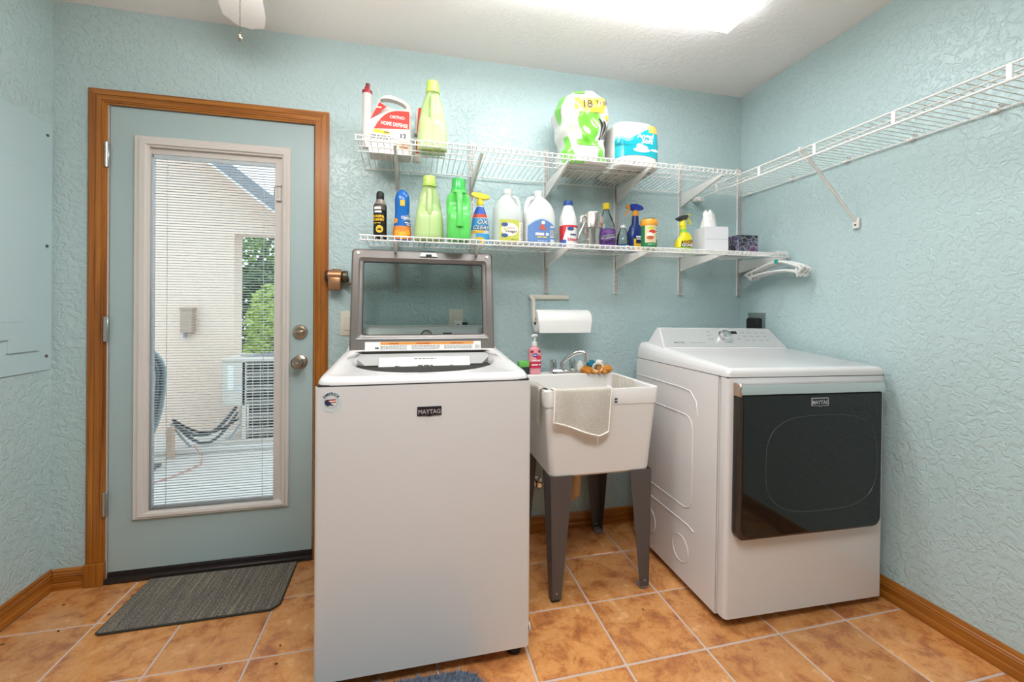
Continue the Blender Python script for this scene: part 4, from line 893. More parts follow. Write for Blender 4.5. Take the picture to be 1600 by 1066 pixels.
# blue domed air freshener
t = thing('air_freshener', 'blue domed air freshener with orange fruit print', 'freshener', (-0.045, 1.95, zl(1.95)))
B = Body([(0, 0.036, 0.028, 2.4), (0.006, 0.0395, 0.031, 2.4), (0.045, 0.038, 0.030, 2.4), (0.09, 0.0335, 0.028, 2.3), (0.12, 0.0315, 0.027, 2.2), (0.18, 0.0325, 0.028, 2.2), (0.20, 0.030, 0.026, 2.2), (0.216, 0.022, 0.020, 2), (0.226, 0.010, 0.010, 2), (0.228, 0.002, 0.002, 2)])
obj('shell', B.mesh(), P('freshener_blue', (24, 104, 184), 0.2), t)
obj('fruit_panel', B.patch(0.004, 0.062, -172, -10, 0.001), P('fruit_orange', (226, 128, 38), 0.4), t)
for a, z, r in ((-120, 0.03, 0.014), (-85, 0.022, 0.016), (-55, 0.034, 0.013), (-140, 0.085, 0.012)): obj('fruit_print', B.disc(z, a, r, r, 0.002), P('fruit_amber', (240, 160, 50), 0.4) if r != 0.016 else P('fruit_yellow', (236, 178, 40), 0.4), t)
obj('swoosh', B.patch(0.062, 0.125, -80, -10, 0.0014, shape=lambda u, v: (u, 0.5 + (v - 0.5) * (0.35 + 0.65 * u))), P('swoosh_grey_blue', (120, 148, 176), 0.4), t)
obj('swoosh_blue', B.patch(0.060, 0.088, -78, -10, 0.002, shape=lambda u, v: (u, 1 - (1 - v) * (0.3 + 0.7 * u))), P('swoosh_navy', (38, 92, 150), 0.4), t)
obj('crest', B.patch(0.150, 0.176, -104, -70, 0.0014), Y_, t)
lettering('Optio', 0.016, Wp, t, B.place(0.094, -62, 0.003), weight=0.0004)
fine_print(t, B.place(0, -55, 0.003), [(-0.010, 0.016, 0.074, 0.005), (-0.004, 0.016, 0.066, 0.003)], Wp)

def detergent_jug(label, loc, w, h, capr, caph, body, cap, rot=0, bright=False, wide_top=0.8):
    t = thing('detergent_jug', label, 'jug', loc, (0, 0, rot)); bh = h - caph; a = w / 2
    if not bright:
        B = Body([(0, a * 0.90, 0.042, 3, 0, 0), (0.008, a, 0.048, 3, 0, 0), (bh * 0.30, a * 0.98, 0.048, 3, 0, 0), (bh * 0.50, a * 0.90, 0.046, 2.8, 0, 0), (bh * 0.56, a * 0.86, 0.038, 2.6, 0, 0.010), (bh * 0.80, a * 0.70, 0.030, 2.4, 0, 0.014), (bh * 0.93, a * 0.52, 0.027, 2.1, 0, 0.010), (bh, capr * 0.92, capr * 0.92, 2, 0, 0.004)])
        hp = [(0, 0.0, bh * 0.94), (0, -0.020, bh * 0.88), (0, -0.033, bh * 0.76), (0, -0.037, bh * 0.64), (0, -0.036, bh * 0.54), (0, -0.030, bh * 0.45)]; rad = [0.013, 0.013, 0.0125, 0.0135, 0.016, 0.018]
    else:
        B = Body([(0, a * 0.88, 0.044, 3, 0, 0), (0.010, a * 0.97, 0.048, 3.2, 0, 0), (bh * 0.5, a * 0.96, 0.047, 3.2, 0, 0), (bh * 0.56, a * 0.97, 0.044, 3.2, 0, 0.004), (bh * 0.62, a * 0.98, 0.034, 3, 0, 0.013), (bh * 0.80, a, 0.030, 2.8, 0, 0.016), (bh * 0.93, a * 0.9, 0.032, 2.6, 0, 0.010), (bh, capr * 0.95, capr * 0.95, 2, 0, 0.004)])
        hp = [(0, -0.006, bh * 0.97), (0, -0.030, bh * 0.92), (0, -0.040, bh * 0.78), (0, -0.044, bh * 0.60), (0, -0.046, bh * 0.42), (0, -0.041, bh * 0.27)]; rad = [0.016, 0.015, 0.013, 0.0135, 0.016, 0.018]
    bo = obj('jug_body', B.mesh(40), body, t, ang=60)
    obj('handle', tube(new(), hp, rad, 12), body, t, ang=60)
    obj('mold_seam', tube(new(), [B.point(bh * f, -PI / 2, 0.0002) for f in (0.03, 0.1, 0.2, 0.3, 0.42)], 0.0007, 5), P('seam_olive', (132, 156, 84), 0.5) if not bright else P('seam_green', (52, 132, 58), 0.5), bo)
    prof = [(capr * 0.98, bh - 0.004), (capr, bh + 0.006), (capr, bh + caph * 0.2), (capr * 0.90, bh + caph * 0.26), (capr * 0.90, h - 0.006), (capr * 0.84, h), (0.002, h)]
    c = obj('cap', lathe(new(), prof, 32), cap, t)
    if bright: obj('cap_ring', lathe(new(), [(capr * 1.02, bh - 0.008), (capr * 1.04, bh), (capr * 0.98, bh + 0.006)], 32, None, False, False), body, c)
    return t
M['palegreen'] = mat('pale_green_plastic', (184, 208, 142), 0.3); M['limecap'] = mat('lime_cap_plastic', (186, 216, 104), 0.3); M['brightgreen'] = mat('bright_green_plastic', (96, 206, 96), 0.25); M['greencap'] = mat('clear_green_cap', (70, 190, 92), 0.2)
detergent_jug('pale green detergent jug on the lower shelf', (0.072, 1.925, zl(1.925)), 0.128, 0.288, 0.031, 0.042, M['palegreen'], M['limecap'])
detergent_jug('pale green detergent jug on the upper shelf', (0.083, 1.90, zu(1.90)), 0.130, 0.308, 0.031, 0.046, M['palegreen'], M['limecap'])
detergent_jug('bright green detergent jug with a clear green cap', (0.197, 1.868, zl(1.868)), 0.106, 0.270, 0.034, 0.056, M['brightgreen'], M['greencap'], bright=True)

def trigger_head(t, z, m_head, m_trig, face, neckm=None, length=0.085, slope=0.0):
    """spray head: face=-1 nozzle to the left, 1 to the right"""
    bm = new(); s = face
    pts = [(-s * 0.030, z + 0.012), (-s * 0.026, z + 0.028), (s * 0.006, z + 0.034 + slope), (s * (length - 0.038), z + 0.026 + slope), (s * (length - 0.036), z + 0.012 + slope), (s * 0.012, z + 0.004), (-s * 0.012, z)]
    prism(bm, pts, -0.011, 0.011, 'y'); bmesh.ops.bevel(bm, geom=list(bm.edges), offset=0.003, segments=2, affect='EDGES'); h = obj('spray_head', bm, m_head, t)
    x0 = s * 0.022
    obj('trigger', tube(new(), [(x0, 0, z + 0.012), (x0 + s * 0.006, 0, z - 0.008), (x0 + s * 0.012, 0, z - 0.024), (x0 + s * 0.022, 0, z - 0.036)], [0.006, 0.0055, 0.005, 0.004], 9), m_trig, t)
    obj('nozzle', box(new(), (min(s * (length - 0.038), s * (length - 0.028)), -0.008, z + 0.010 + slope), (max(s * (length - 0.038), s * (length - 0.028)), 0.008, z + 0.028 + slope), 0.002, 1), m_trig, t)
    return h
# stain remover spray
t = thing('spray_bottle', 'blue and white stain remover bottle with a yellow spray head', 'spray bottle', (0.310, 1.985, zl(1.985)))
B = Body([(0, 0.040, 0.026, 3), (0.006, 0.043, 0.029, 3), (0.07, 0.043, 0.029, 3), (0.12, 0.036, 0.026, 2.6), (0.155, 0.026, 0.020, 2.4), (0.178, 0.016, 0.015, 2), (0.190, 0.014, 0.014, 2)])
obj('bottle_body', B.mesh(), M['whiteplastic'], t)
obj('neck_sleeve', B.patch(0.138, 0.178, -180, 0, 0.001), P('sleeve_blue', (26, 84, 186), 0.35), t)
obj('red_band', B.patch(0.124, 0.140, -180, 0, 0.0012, shape=lambda u, v: (u, v + 0.25 * u)), P('label_red', (220, 74, 44), 0.4), t)
obj('blue_panel', B.patch(0.066, 0.122, -180, 0, 0.0008), P('label_sky_blue', (52, 150, 214), 0.4), t)
obj('lower_panel', B.patch(0.004, 0.050, -120, 0, 0.0008, shape=lambda u, v: (u, v)), P('label_azure', (70, 166, 226), 0.4), t)
obj('fruit_print', B.disc(0.014, -95, 0.026, 0.020, 0.0016), Y_, t); obj('yellow_stripe', B.patch(0.050, 0.060, -150, -70, 0.0016, shape=lambda u, v: (u, v + 0.5 * u)), Y_, t)
lettering('OXI', 0.030, INK, t, B.place(0.0935, -78, 0.0014), weight=0.0016, shear=0.3); lettering('OXI', 0.030, Wp, t, B.place(0.094, -78, 0.0026), weight=0.0004, shear=0.3)
lettering('CLEAN', 0.0245, INK, t, B.place(0.0685, -86, 0.0014), weight=0.0016, shear=0.3); lettering('CLEAN', 0.0245, Wp, t, B.place(0.069, -86, 0.0026), weight=0.0003, shear=0.3)
YP = P('yellow_plastic', (246, 216, 44), 0.3)
obj('collar', lathe(new(), [(0.017, 0.186), (0.017, 0.204), (0.012, 0.208), (0.012, 0.222)], 20), YP, t)
bm = new(); prism(bm, [(-0.045, 0.236), (-0.036, 0.248), (0.010, 0.243), (0.045, 0.232), (0.046, 0.220), (0.018, 0.213), (-0.020, 0.222), (-0.044, 0.230)], -0.013, 0.013); bmesh.ops.bevel(bm, geom=list(bm.edges), offset=0.003, segments=2, affect='EDGES'); obj('spray_head', bm, YP, t)
obj('trigger', tube(new(), [(-0.026, 0, 0.226), (-0.032, 0, 0.205), (-0.042, 0, 0.186)], [0.006, 0.005, 0.004], 8), M['whiteplastic'], t)
# gallon jugs
def gallon(label, loc, w, h, body, side, extra, cap=None):
    t = thing('gallon_jug', label, 'jug', loc); a = w / 2; bh = h - 0.018
    B = Body([(0, a * 0.9, 0.062, 4), (0.008, a, 0.068, 4), (bh * 0.55, a, 0.068, 4), (bh * 0.68, a * 0.92, 0.062, 3, -side * 0.004), (bh * 0.80, a * 0.70, 0.050, 2.5, -side * 0.010), (bh * 0.90, a * 0.42, 0.034, 2.1, -side * 0.008), (bh * 0.96, 0.021, 0.021, 2), (bh, 0.019, 0.019, 2)])
    bo = obj('jug_body', B.mesh(44), body, t, ang=60)
    pts = [(side * a * 0.30, -0.004, bh * 0.93), (side * a * 0.62, -0.004, bh * 0.90), (side * a * 0.80, -0.004, bh * 0.78), (side * a * 0.83, -0.004, bh * 0.64), (side * a * 0.78, -0.004, bh * 0.54)]
    obj('handle', tube(new(), pts, [0.012, 0.012, 0.011, 0.012, 0.014], 12), body, t, ang=60)
    obj('cap', lathe(new(), [(0.0205, bh - 0.002), (0.0205, h - 0.002), (0.018, h), (0.002, h)], 28), M['whiteplastic'], t)
    obj('neck_ring', lathe(new(), [(0.024, bh - 0.012), (0.024, bh - 0.007), (0.020, bh - 0.005)], 28), body, t)
    extra(t, B); return t
def vin(t, B):
    l = obj('label', B.patch(0.004, 0.112, -128, -58, 0.0012, 10, 8), P('label_olive_green', (196, 198, 84), 0.5), t)
    obj('side_label', B.patch(0.004, 0.100, -58, -30, 0.0012, 6, 6), P('label_cream', (232, 228, 214), 0.5), t)
    obj('label_oval', B.disc(0.066, -92, 0.036, 0.030, 0.002), Wp, l); 
    for z in (0.088, 0.038): obj('label_badge', B.disc(z, -111, 0.014, 0.009, 0.003), P('label_navy', (58, 84, 138), 0.4), l)
    lettering('white', 0.017, P('print_gold', (176, 128, 70), 0.5), l, B.place(0.068, -88, 0.0032)); lettering('vinegar', 0.018, P('print_brown', (120, 96, 78), 0.5), l, B.place(0.052, -88, 0.0032), weight=0.0004)
    fine_print(t, B.place(0, -46, 0.0024), [(-0.010, 0.014, 0.090 - 0.008 * k, 0.003) for k in range(10)], M['lightprint']); fine_print(l, B.place(0, -85, 0.0024), [(-0.004, 0.022, 0.018, 0.005)], P('print_olive', (140, 142, 50), 0.5))
gallon('milky gallon jug of vinegar with a green label', (0.440, 1.972, zl(1.972)), 0.138, 0.268, M['milky'], 1, vin)
def lau(t, B):
    def arch(u, v): return (u, v * (0.72 + 0.28 * math.sin(PI * u)))
    o = obj('label_border', B.patch(0.0, 0.128, -140, -40, 0.0008, 18, 8, arch), P('label_pale_blue', (188, 206, 220), 0.5), t)
    l = obj('label', B.patch(0.002, 0.121, -137, -43, 0.0014, 18, 8, arch), P('label_steel_blue', (96, 132, 186), 0.5), o)
    obj('emblem', B.patch(0.072, 0.098, -102, -76, 0.0022, 8, 5, lambda u, v: (0.5 + (u - 0.5) * (1.0 - 0.7 * v), v + 0.1 * math.sin(6 * u))), P('emblem_red', (196, 84, 62), 0.5), l)
    obj('emblem_top', B.disc(0.106, -86, 0.009, 0.008, 0.0024), Wp, l)
    fine_print(l, B.place(0, -90, 0.0026), [(-0.030, 0.030, 0.046, 0.011)], Wp, 'brand_print'); fine_print(l, B.place(0, -90, 0.0026), [(-0.022, 0.022, 0.034, 0.006)], Y_); fine_print(l, B.place(0, -90, 0.0026), [(-0.020, 0.024, 0.018, 0.004)], P('print_pale_blue', (170, 190, 216), 0.5))
    for z0, z1 in ((0.082, 0.092), (0.036, 0.074), (0.004, 0.028)): obj('info_panel', B.patch(z0, z1, -62, -47, 0.0022, 4, 3), P('label_light_grey', (206, 208, 210), 0.5), l)
    fine_print(l, B.place(0, -54, 0.003), [(-0.009, 0.009, 0.068 - 0.006 * k, 0.0025) for k in range(5)], INK)
gallon('white gallon jug with a blue arched label', (0.592, 1.972, zl(1.972)), 0.150, 0.270, M['milky2'], -1, lau)
# bleach bottle
t = thing('bleach_bottle', 'white bleach bottle with a blue cap', 'bottle', (0.752, 1.985, zl(1.985)))
B = Body([(0, 0.042, 0.036, 2.4), (0.006, 0.046, 0.039, 2.4), (0.10, 0.046, 0.039, 2.4), (0.15, 0.041, 0.035, 2.2), (0.19, 0.029, 0.027, 2), (0.212, 0.022, 0.022, 2), (0.215, 0.020, 0.020, 2)])
obj('bottle_body', B.mesh(), M['whiteplastic'], t); obj('cap', lathe(new(), [(0.0235, 0.211), (0.0245, 0.214), (0.0235, 0.232), (0.021, 0.235), (0.002, 0.235)], 28), P('cap_royal_blue', (26, 74, 150), 0.3), t)
l = obj('label', B.patch(0.004, 0.110, -170, -10, 0.001), Wp, t); obj('red_corner', B.patch(0.030, 0.108, -170, -112, 0.0018, shape=lambda u, v: (u * (0.5 + 0.5 * v), v)), P('label_bright_red', (208, 48, 56), 0.4), l); obj('blue_corner', B.patch(0.004, 0.038, -170, -118, 0.0018), P('label_mid_blue', (52, 96, 176), 0.4), l); obj('red_rim', B.patch(0.100, 0.110, -140, -20, 0.002), M['label_bright_red'], l)
obj('label_badge', B.disc(0.092, -92, 0.016, 0.009, 0.003), P('label_navy', (58, 84, 138), 0.4), l); lettering('bleach', 0.024, P('print_rose', (214, 76, 96), 0.4), l, B.place(0.034, -72, 0.0026), weight=0.0006); fine_print(l, B.place(0, -76, 0.0026), [(-0.014, 0.016, 0.060, 0.008)], P('print_slate', (84, 96, 130), 0.5))
# aluminium flashlight-like sifter
t = thing('metal_sifter', 'shiny aluminium sifter cup with a side handle', 'sifter', (0.846, 1.905, zl(1.905)), (0, 0, 10))
M['alu'] = mat('polished_aluminium', (206, 200, 194), 0.22, 1.0)
obj('cup', lathe(new(), [(0.036, 0.0), (0.037, 0.012), (0.034, 0.05), (0.040, 0.088), (0.0475, 0.092), (0.0475, 0.158), (0.044, 0.166), (0.002, 0.167)], 40), M['alu'], t)
l = obj('label', grid(new(), lambda u, v: (0.0482 * math.cos(math.radians(-75 + 48 * u)), 0.0482 * math.sin(math.radians(-75 + 48 * u)), 0.098 + 0.05 * v), 8, 2), P('label_tan', (186, 168, 152), 0.4), t)
obj('label_stripe', grid(new(), lambda u, v: (0.0487 * math.cos(math.radians(-72 + 42 * u)), 0.0487 * math.sin(math.radians(-72 + 42 * u)), 0.100 + 0.016 * v), 8, 2), P('label_rust', (186, 86, 54), 0.4), l)
obj('handle', tube(new(), [(-0.046, -0.008, 0.150), (-0.070, -0.012, 0.140), (-0.074, -0.014, 0.110), (-0.060, -0.012, 0.07), (-0.036, -0.010, 0.03)], [0.006, 0.007, 0.007, 0.006, 0.005], 10), M['alu'], t)
obj('squeeze_lever', tube(new(), [(-0.05, -0.014, 0.118), (-0.070, -0.022, 0.085), (-0.088, -0.026, 0.056), (-0.094, -0.026, 0.034)], 0.004, 8), M['alu'], t)
# purple cleaner
t = thing('cleaner_bottle', 'purple cleaner bottle with a yellow cap', 'bottle', (0.969, 2.01, zl(2.01)))
B = Body([(0, 0.041, 0.030, 3), (0.006, 0.045, 0.033, 3), (0.10, 0.045, 0.033, 3), (0.13, 0.043, 0.031, 2.6), (0.17, 0.030, 0.025, 2.2), (0.196, 0.017, 0.016, 2), (0.218, 0.014, 0.014, 2)])
obj('bottle_body', B.mesh(), M['clearplastic'], t); 
B2 = Body([(0.003, 0.040, 0.029, 3), (0.098, 0.043, 0.031, 3)]); obj('liquid', B2.mesh(), P('purple_liquid', (84, 44, 122), 0.2), t)
obj('cap', lathe(new(), [(0.0175, 0.212), (0.0175, 0.228), (0.019, 0.230), (0.019, 0.240), (0.016, 0.243), (0.002, 0.243)], 24), YP, t)
l = obj('label', B.patch(0.006, 0.108, -172, -8, 0.001), P('label_purple', (96, 52, 134), 0.4), t); obj('label_arc', B.disc(0.072, -90, 0.036, 0.032, 0.0016), P('label_violet', (128, 92, 150), 0.4), l); obj('label_swash', B.patch(0.052, 0.084, -140, -40, 0.002, shape=lambda u, v: (u, v * 0.55 + 0.45 * u)), P('label_silver', (206, 208, 214), 0.4), l)
lettering('Fabuloso', 0.021, P('print_dark_navy', (34, 44, 70), 0.4), l, lambda x, y, B=B: B.point(0.064 + y + x * 0.25, math.radians(-90) + x / 0.045, 0.003), weight=0.0006)
for k in range(3): obj('flower_print', B.disc(0.040 + 0.004 * k, -106 + 18 * k, 0.008, 0.009, 0.0022), P('flower_dark', (64, 34, 84), 0.4), l)
fine_print(l, B.place(0, -90, 0.0026), [(-0.03, 0.02, 0.016, 0.008)], P('print_lilac', (176, 150, 196), 0.5))
# small clear bottle
t = thing('water_bottle', 'small clear bottle with a dark blue band', 'bottle', (1.058, 2.0, zl(2.0)))
B = Body([(0, 0.028, 0.028, 2), (0.004, 0.032, 0.032, 2), (0.05, 0.032, 0.032, 2), (0.085, 0.027, 0.027, 2), (0.115, 0.013, 0.013, 2), (0.124, 0.012, 0.012, 2)])
obj('bottle_body', B.mesh(28), M['clearplastic'], t); obj('band', B.patch(0.002, 0.032, -180, 180, 0.001, 32, 2), P('band_navy_blue', (22, 76, 130), 0.3), t); obj('cap', lathe(new(), [(0.0135, 0.120), (0.0135, 0.133), (0.002, 0.134)], 20), M['milky2'], t)
fine_print(t, B.place(0, -75, 0.0024), [(-0.010, 0.010, 0.016, 0.010), (-0.008, 0.010, 0.006, 0.006)], Wp)
# blue spray bottle
t = thing('spray_bottle', 'dark blue spray bottle with an orange trigger', 'spray bottle', (1.148, 2.035, zl(2.035)))
B = Body([(0, 0.038, 0.026, 3), (0.005, 0.041, 0.029, 3), (0.10, 0.041, 0.029, 3), (0.135, 0.030, 0.024, 2.5), (0.15, 0.019, 0.018, 2), (0.195, 0.0165, 0.0165, 2)])
obj('bottle_body', B.mesh(), P('cobalt_plastic', (24, 52, 118), 0.25), t); OP = P('orange_plastic', (240, 160, 50), 0.35)
obj('collar', lathe(new(), [(0.018, 0.192), (0.018, 0.212), (0.013, 0.216), (0.013, 0.222)], 20), OP, t)
bm = new(); prism(bm, [(-0.036, 0.246), (-0.030, 0.254), (0.004, 0.256), (0.034, 0.248), (0.046, 0.234), (0.044, 0.228), (0.010, 0.220), (-0.014, 0.220), (-0.034, 0.234)], -0.013, 0.013); bmesh.ops.bevel(bm, geom=list(bm.edges), offset=0.004, segments=2, affect='EDGES'); obj('spray_head', bm, P('royal_blue_plastic', (30, 62, 176), 0.3), t)
obj('trigger', tube(new(), [(-0.030, 0, 0.238), (-0.040, 0, 0.222), (-0.050, 0, 0.206), (-0.062, 0, 0.190)], [0.006, 0.005, 0.0045, 0.0035], 8), OP, t); obj('nozzle', box(new(), (-0.052, -0.009, 0.232), (-0.035, 0.009, 0.250), 0.002, 1), OP, t)
l = obj('label', B.patch(0.004, 0.068, -120, -20, 0.001), Y_, t); obj('label_wave', B.patch(0.045, 0.088, -105, -20, 0.0016, shape=lambda u, v: (u, v * (0.5 + 0.5 * u))), P('wave_navy', (30, 40, 84), 0.4), l); fine_print(l, B.place(0, -88, 0.0026), [(-0.012, 0.016, 0.074, 0.009), (-0.010, 0.016, 0.064, 0.006)], Wp)
# wipes canister
t = thing('wipes_canister', 'green and cream canister with an orange lid', 'canister', (1.157, 1.915, zl(1.915)))
B = Body([(0, 0.036, 0.036, 2), (0.004, 0.0385, 0.0385, 2), (0.128, 0.0385, 0.0385, 2)])
obj('canister_body', B.mesh(), P('canister_green', (40, 124, 78), 0.4), t)
obj('lid', lathe(new(), [(0.0400, 0.120), (0.0415, 0.124), (0.0415, 0.146), (0.038, 0.152), (0.036, 0.1525)], 32), OP, t); obj('lid_top', lathe(new(), [(0.033, 0.152), (0.031, 0.158), (0.002, 0.159)], 28), P('lid_dark_green', (70, 96, 62), 0.4), t); obj('base_band', B.patch(0.0, 0.012, -180, 180, 0.001, 32, 1), OP, t)
l = obj('label', B.patch(0.034, 0.120, -150, -62, 0.001), P('label_tan_cream', (214, 200, 156), 0.45), t)
for z, a, c in ((0.088, -96, 'label_bright_red'), (0.058, -112, 'label_rust'), (0.075, -110, 'label_cream'), (0.105, -105, 'label_olive_green')): obj('label_art', B.disc(z, a, 0.017, 0.009, 0.002), M[c], l)
fine_print(t, B.place(0, -50, 0.002), [(-0.008, 0.010, 0.108 - 0.014 * k, 0.007) for k in range(5)], Wp); fine_print(t, B.place(0, -100, 0.002), [(-0.018, 0.016, 0.022, 0.006)], P('print_mint', (120, 190, 140), 0.5))
# yellow green spray
t = thing('spray_bottle', 'yellow and green spray bottle with a black head', 'spray bottle', (1.383, 1.955, zl(1.955)))
B = Body([(0, 0.042, 0.026, 3, 0.0), (0.005, 0.046, 0.029, 3, 0.0), (0.035, 0.046, 0.029, 3, 0.0), (0.065, 0.043, 0.028, 2.8, 0.002), (0.082, 0.032, 0.025, 2.4, 0.010), (0.098, 0.026, 0.022, 2.2, 0.008), (0.104, 0.019, 0.018, 2, 0.0), (0.150, 0.015, 0.015, 2, -0.006)])
GY = P('lemon_plastic', (242, 226, 40), 0.3)
obj('bottle_body', B.mesh(), GY, t); obj('base_green', B.patch(0, 0.024, -180, 180, 0.001, 36, 3), P('lime_plastic', (156, 214, 84), 0.3), t); obj('neck_green', B.patch(0.105, 0.122, -180, 180, 0.001, 30, 2), M['lime_plastic'], t)
l = obj('label', B.patch(0.026, 0.066, -128, -48, 0.0016, shape=lambda u, v: (u, v * (0.78 + 0.22 * u))), INK, t); obj('label_splash', B.disc(0.044, -42, 0.012, 0.016, 0.0026), P('splash_pink', (222, 110, 128), 0.4), l)
for s_, z in (('GOO', 0.046), ('GONE', 0.029)): lettering(s_, 0.021, Y_ if s_ == 'GOO' else Wp, l, B.place(z, -88, 0.003), weight=0.0008)
bm = new(); prism(bm, [(-0.048, 0.176), (-0.020, 0.192), (0.020, 0.199), (0.022, 0.190), (0.006, 0.168), (-0.022, 0.164)], -0.014, 0.014); bmesh.ops.bevel(bm, geom=list(bm.edges), offset=0.003, segments=2, affect='EDGES'); obj('spray_head', bm, P('charcoal_plastic', (58, 58, 56), 0.4), t)
obj('head_collar', lathe(new(), [(0.018, 0.138), (0.018, 0.158), (0.014, 0.166), (0.014, 0.172)], 20, MT(-0.006, 0, 0)), GY, t); bm = new(); tube(bm, [(0.012, 0, 0.180), (0.022, 0, 0.198), (0.034, 0, 0.196)], 0.006, 8); tube(bm, [(0.020, 0, 0.186), (0.034, 0, 0.166), (0.042, 0, 0.148)], [0.006, 0.005, 0.004], 8); obj('trigger', bm, GY, t)
# tissue boxes
t = thing('tissue_box', 'white cube tissue box with tissue pulled up', 'tissue box', (1.552, 1.960, zl(1.96)), (0, 0, -7))
obj('box_body', box(new(), (-0.065, -0.055, 0), (0.065, 0.055, 0.136), 0.002, 1), P('tissue_box_white', (232, 230, 232), 0.55), t, False)
obj('fold_line', box(new(), (-0.062, -0.0556, 0.070), (0.065, -0.0548, 0.0712)), M['lightprint'], t, False); fine_print(t, lambda a, b: (a, -0.0558, b), [(-0.055, -0.02, 0.010, 0.006)], M['lightprint'])
bm = new(); rnd = random.Random(4); R = []
for k in range(9):
    z = 0.134 + 0.094 * k / 8; f = 0.042 - 0.016 * k / 8 - (0.012 if k == 8 else 0); R.append([(-0.012 + (f + 0.005 * math.sin(5 * a * 2 * PI / 24 + k * 0.7)) * math.cos(a * 2 * PI / 24), (f * 0.7 + 0.006 * math.cos(4 * a * 2 * PI / 24 + k)) * math.sin(a * 2 * PI / 24), z + 0.008 * math.sin(3 * a * 2 * PI / 24) * k / 8) for a in range(24)])
rings_mesh(bm, R, False, True); obj('tissue', bm, M['paper'], t, ang=70)
t = thing('tissue_box', 'dark floral patterned tissue box at the shelf end', 'tissue box', (1.738, 1.955, zl(1.955)), (0, 0, -4))
obj('box_body', box(new(), (-0.060, -0.052, 0), (0.060, 0.052, 0.100), 0.0015, 1), M['floral'], t, False)
obj('opening_flap', box(new(), (-0.035, -0.02, 0.0995), (0.035, 0.02, 0.1015), 0.0006, 1), P('flap_dark', (44, 40, 48), 0.6), t, False)

# ------------------------------------------------------------------ upper shelf goods
zz = zu(1.995)
t = thing('pesticide_jug', 'white pest spray jug with a red label', 'jug', (-0.098, 1.995, zz), (0, 0, 4))
prof = [(-0.088, 0.0), (0.082, 0.0), (0.090, 0.010), (0.090, 0.215), (0.082, 0.240), (0.050, 0.262), (0.0, 0.274), (-0.030, 0.270), (-0.052, 0.246), (-0.072, 0.200), (-0.090, 0.150), (-0.094, 0.012)]
bm = new(); outer = prof; hole = [(-0.020 + 0.058 * math.cos(a * PI / 8) * 1.0 + 0.03, 0.236 + 0.020 * math.sin(a * PI / 8) - 0.004 * math.cos(a * PI / 8) * 2) for a in range(16)]
# body with a real grip hole: bridge outline and hole as two shells
def jug_plate(bm, outer, hole, y0, y1):
    fr = []
    for y in (y0, y1):
        vo = [bm.verts.new((a, y, b)) for a, b in outer]; vh = [bm.verts.new((a, y, b)) for a, b in hole]
        eo = [bm.edges.new((vo[i], vo[(i + 1) % len(vo)])) for i in range(len(vo))]; eh = [bm.edges.new((vh[i], vh[(i + 1) % len(vh)])) for i in range(len(vh))]
        bmesh.ops.triangle_fill(bm, use_beauty=True, edges=eo + eh); fr.append((vo, vh))
    for k in (0, 1):
        A, Bv = fr[0][k], fr[1][k]
        for i in range(len(A)): bm.faces.new((A[i], A[(i + 1) % len(A)], Bv[(i + 1) % len(A)], Bv[i]))
jug_plate(bm, outer, hole, -0.048, 0.048)
for v in bm.verts:
    if v.co.z > 0.196: v.co.y *= 0.36
obj('jug_body', bm, P('jug_white', (220, 211, 205), 0.35), t, True, ang=30)
lb = obj('label', prism(new(), [(-0.086, 0.020), (0.082, 0.020), (0.082, 0.165), (-0.086, 0.140)], -0.0488, -0.048), P('label_offwhite', (222, 214, 206), 0.45), t, False)
RD = P('ortho_red', (204, 52, 36), 0.4)
def curve_pts(n=10): return [(0.078 - 0.150 * i / n, 0.196 - 0.090 * (i / n) ** 3.4) for i in range(n + 1)]
obj('red_field', prism(new(), [(0.078, 0.118), (0.078, 0.196)] + curve_pts()[1:] + [(-0.074, 0.104)], -0.0496, -0.0487), RD, lb, False)
obj('red_wedge', prism(new(), [(-0.088, 0.142), (-0.050, 0.222), (-0.020, 0.206), (-0.050, 0.176)], -0.0492, -0.048), RD, lb, False)
obj('yellow_bar', prism(new(), [(-0.074, 0.088), (-0.006, 0.084), (-0.006, 0.098), (-0.074, 0.103)], -0.0496, -0.0487), Y_, lb, False)
lettering('ORTHO', 0.018, Wp, lb, flat_front(0.026, -0.0502, 0.158), weight=0.0004); lettering('HOME DEFENSE', 0.0235, Wp, lb, lambda a, b: (0.014 + a, -0.0502, 0.124 + b - 0.03 * a), weight=0.0004, sx=0.70)
fine_print(lb, lambda a, b: (a, -0.0502, b), [(-0.03, -0.008, 0.090, 0.006), (-0.085, 0.0, 0.072, 0.005), (-0.085, 0.0, 0.062, 0.005)], M['greyprint']); fine_print(lb, lambda a, b: (a, -0.0498, b), [(-0.062, -0.040, 0.196, 0.006)], Wp)
c = obj('seal', lathe(new(), [(0.024, 0.0), (0.024, 0.0006), (0.0, 0.0008)], 28, MT(0.050, -0.0492, 0.082) @ my()), Wp, lb); lettering('12', 0.030, P('print_slate_dark', (48, 52, 66), 0.5), c, flat_front(0.050, -0.0508, 0.073), weight=0.0012)
obj('bug_panel', prism(new(), [(0.030, 0.024), (0.078, 0.024), (0.078, 0.060), (0.030, 0.060)], -0.0494, -0.0487), P('bug_tan', (214, 190, 160), 0.5), lb, False); fine_print(lb, lambda a, b: (a, -0.0500, b), [(0.034, 0.074, 0.046, 0.008), (0.036, 0.072, 0.030, 0.008)], P('print_rust', (166, 110, 78), 0.5))
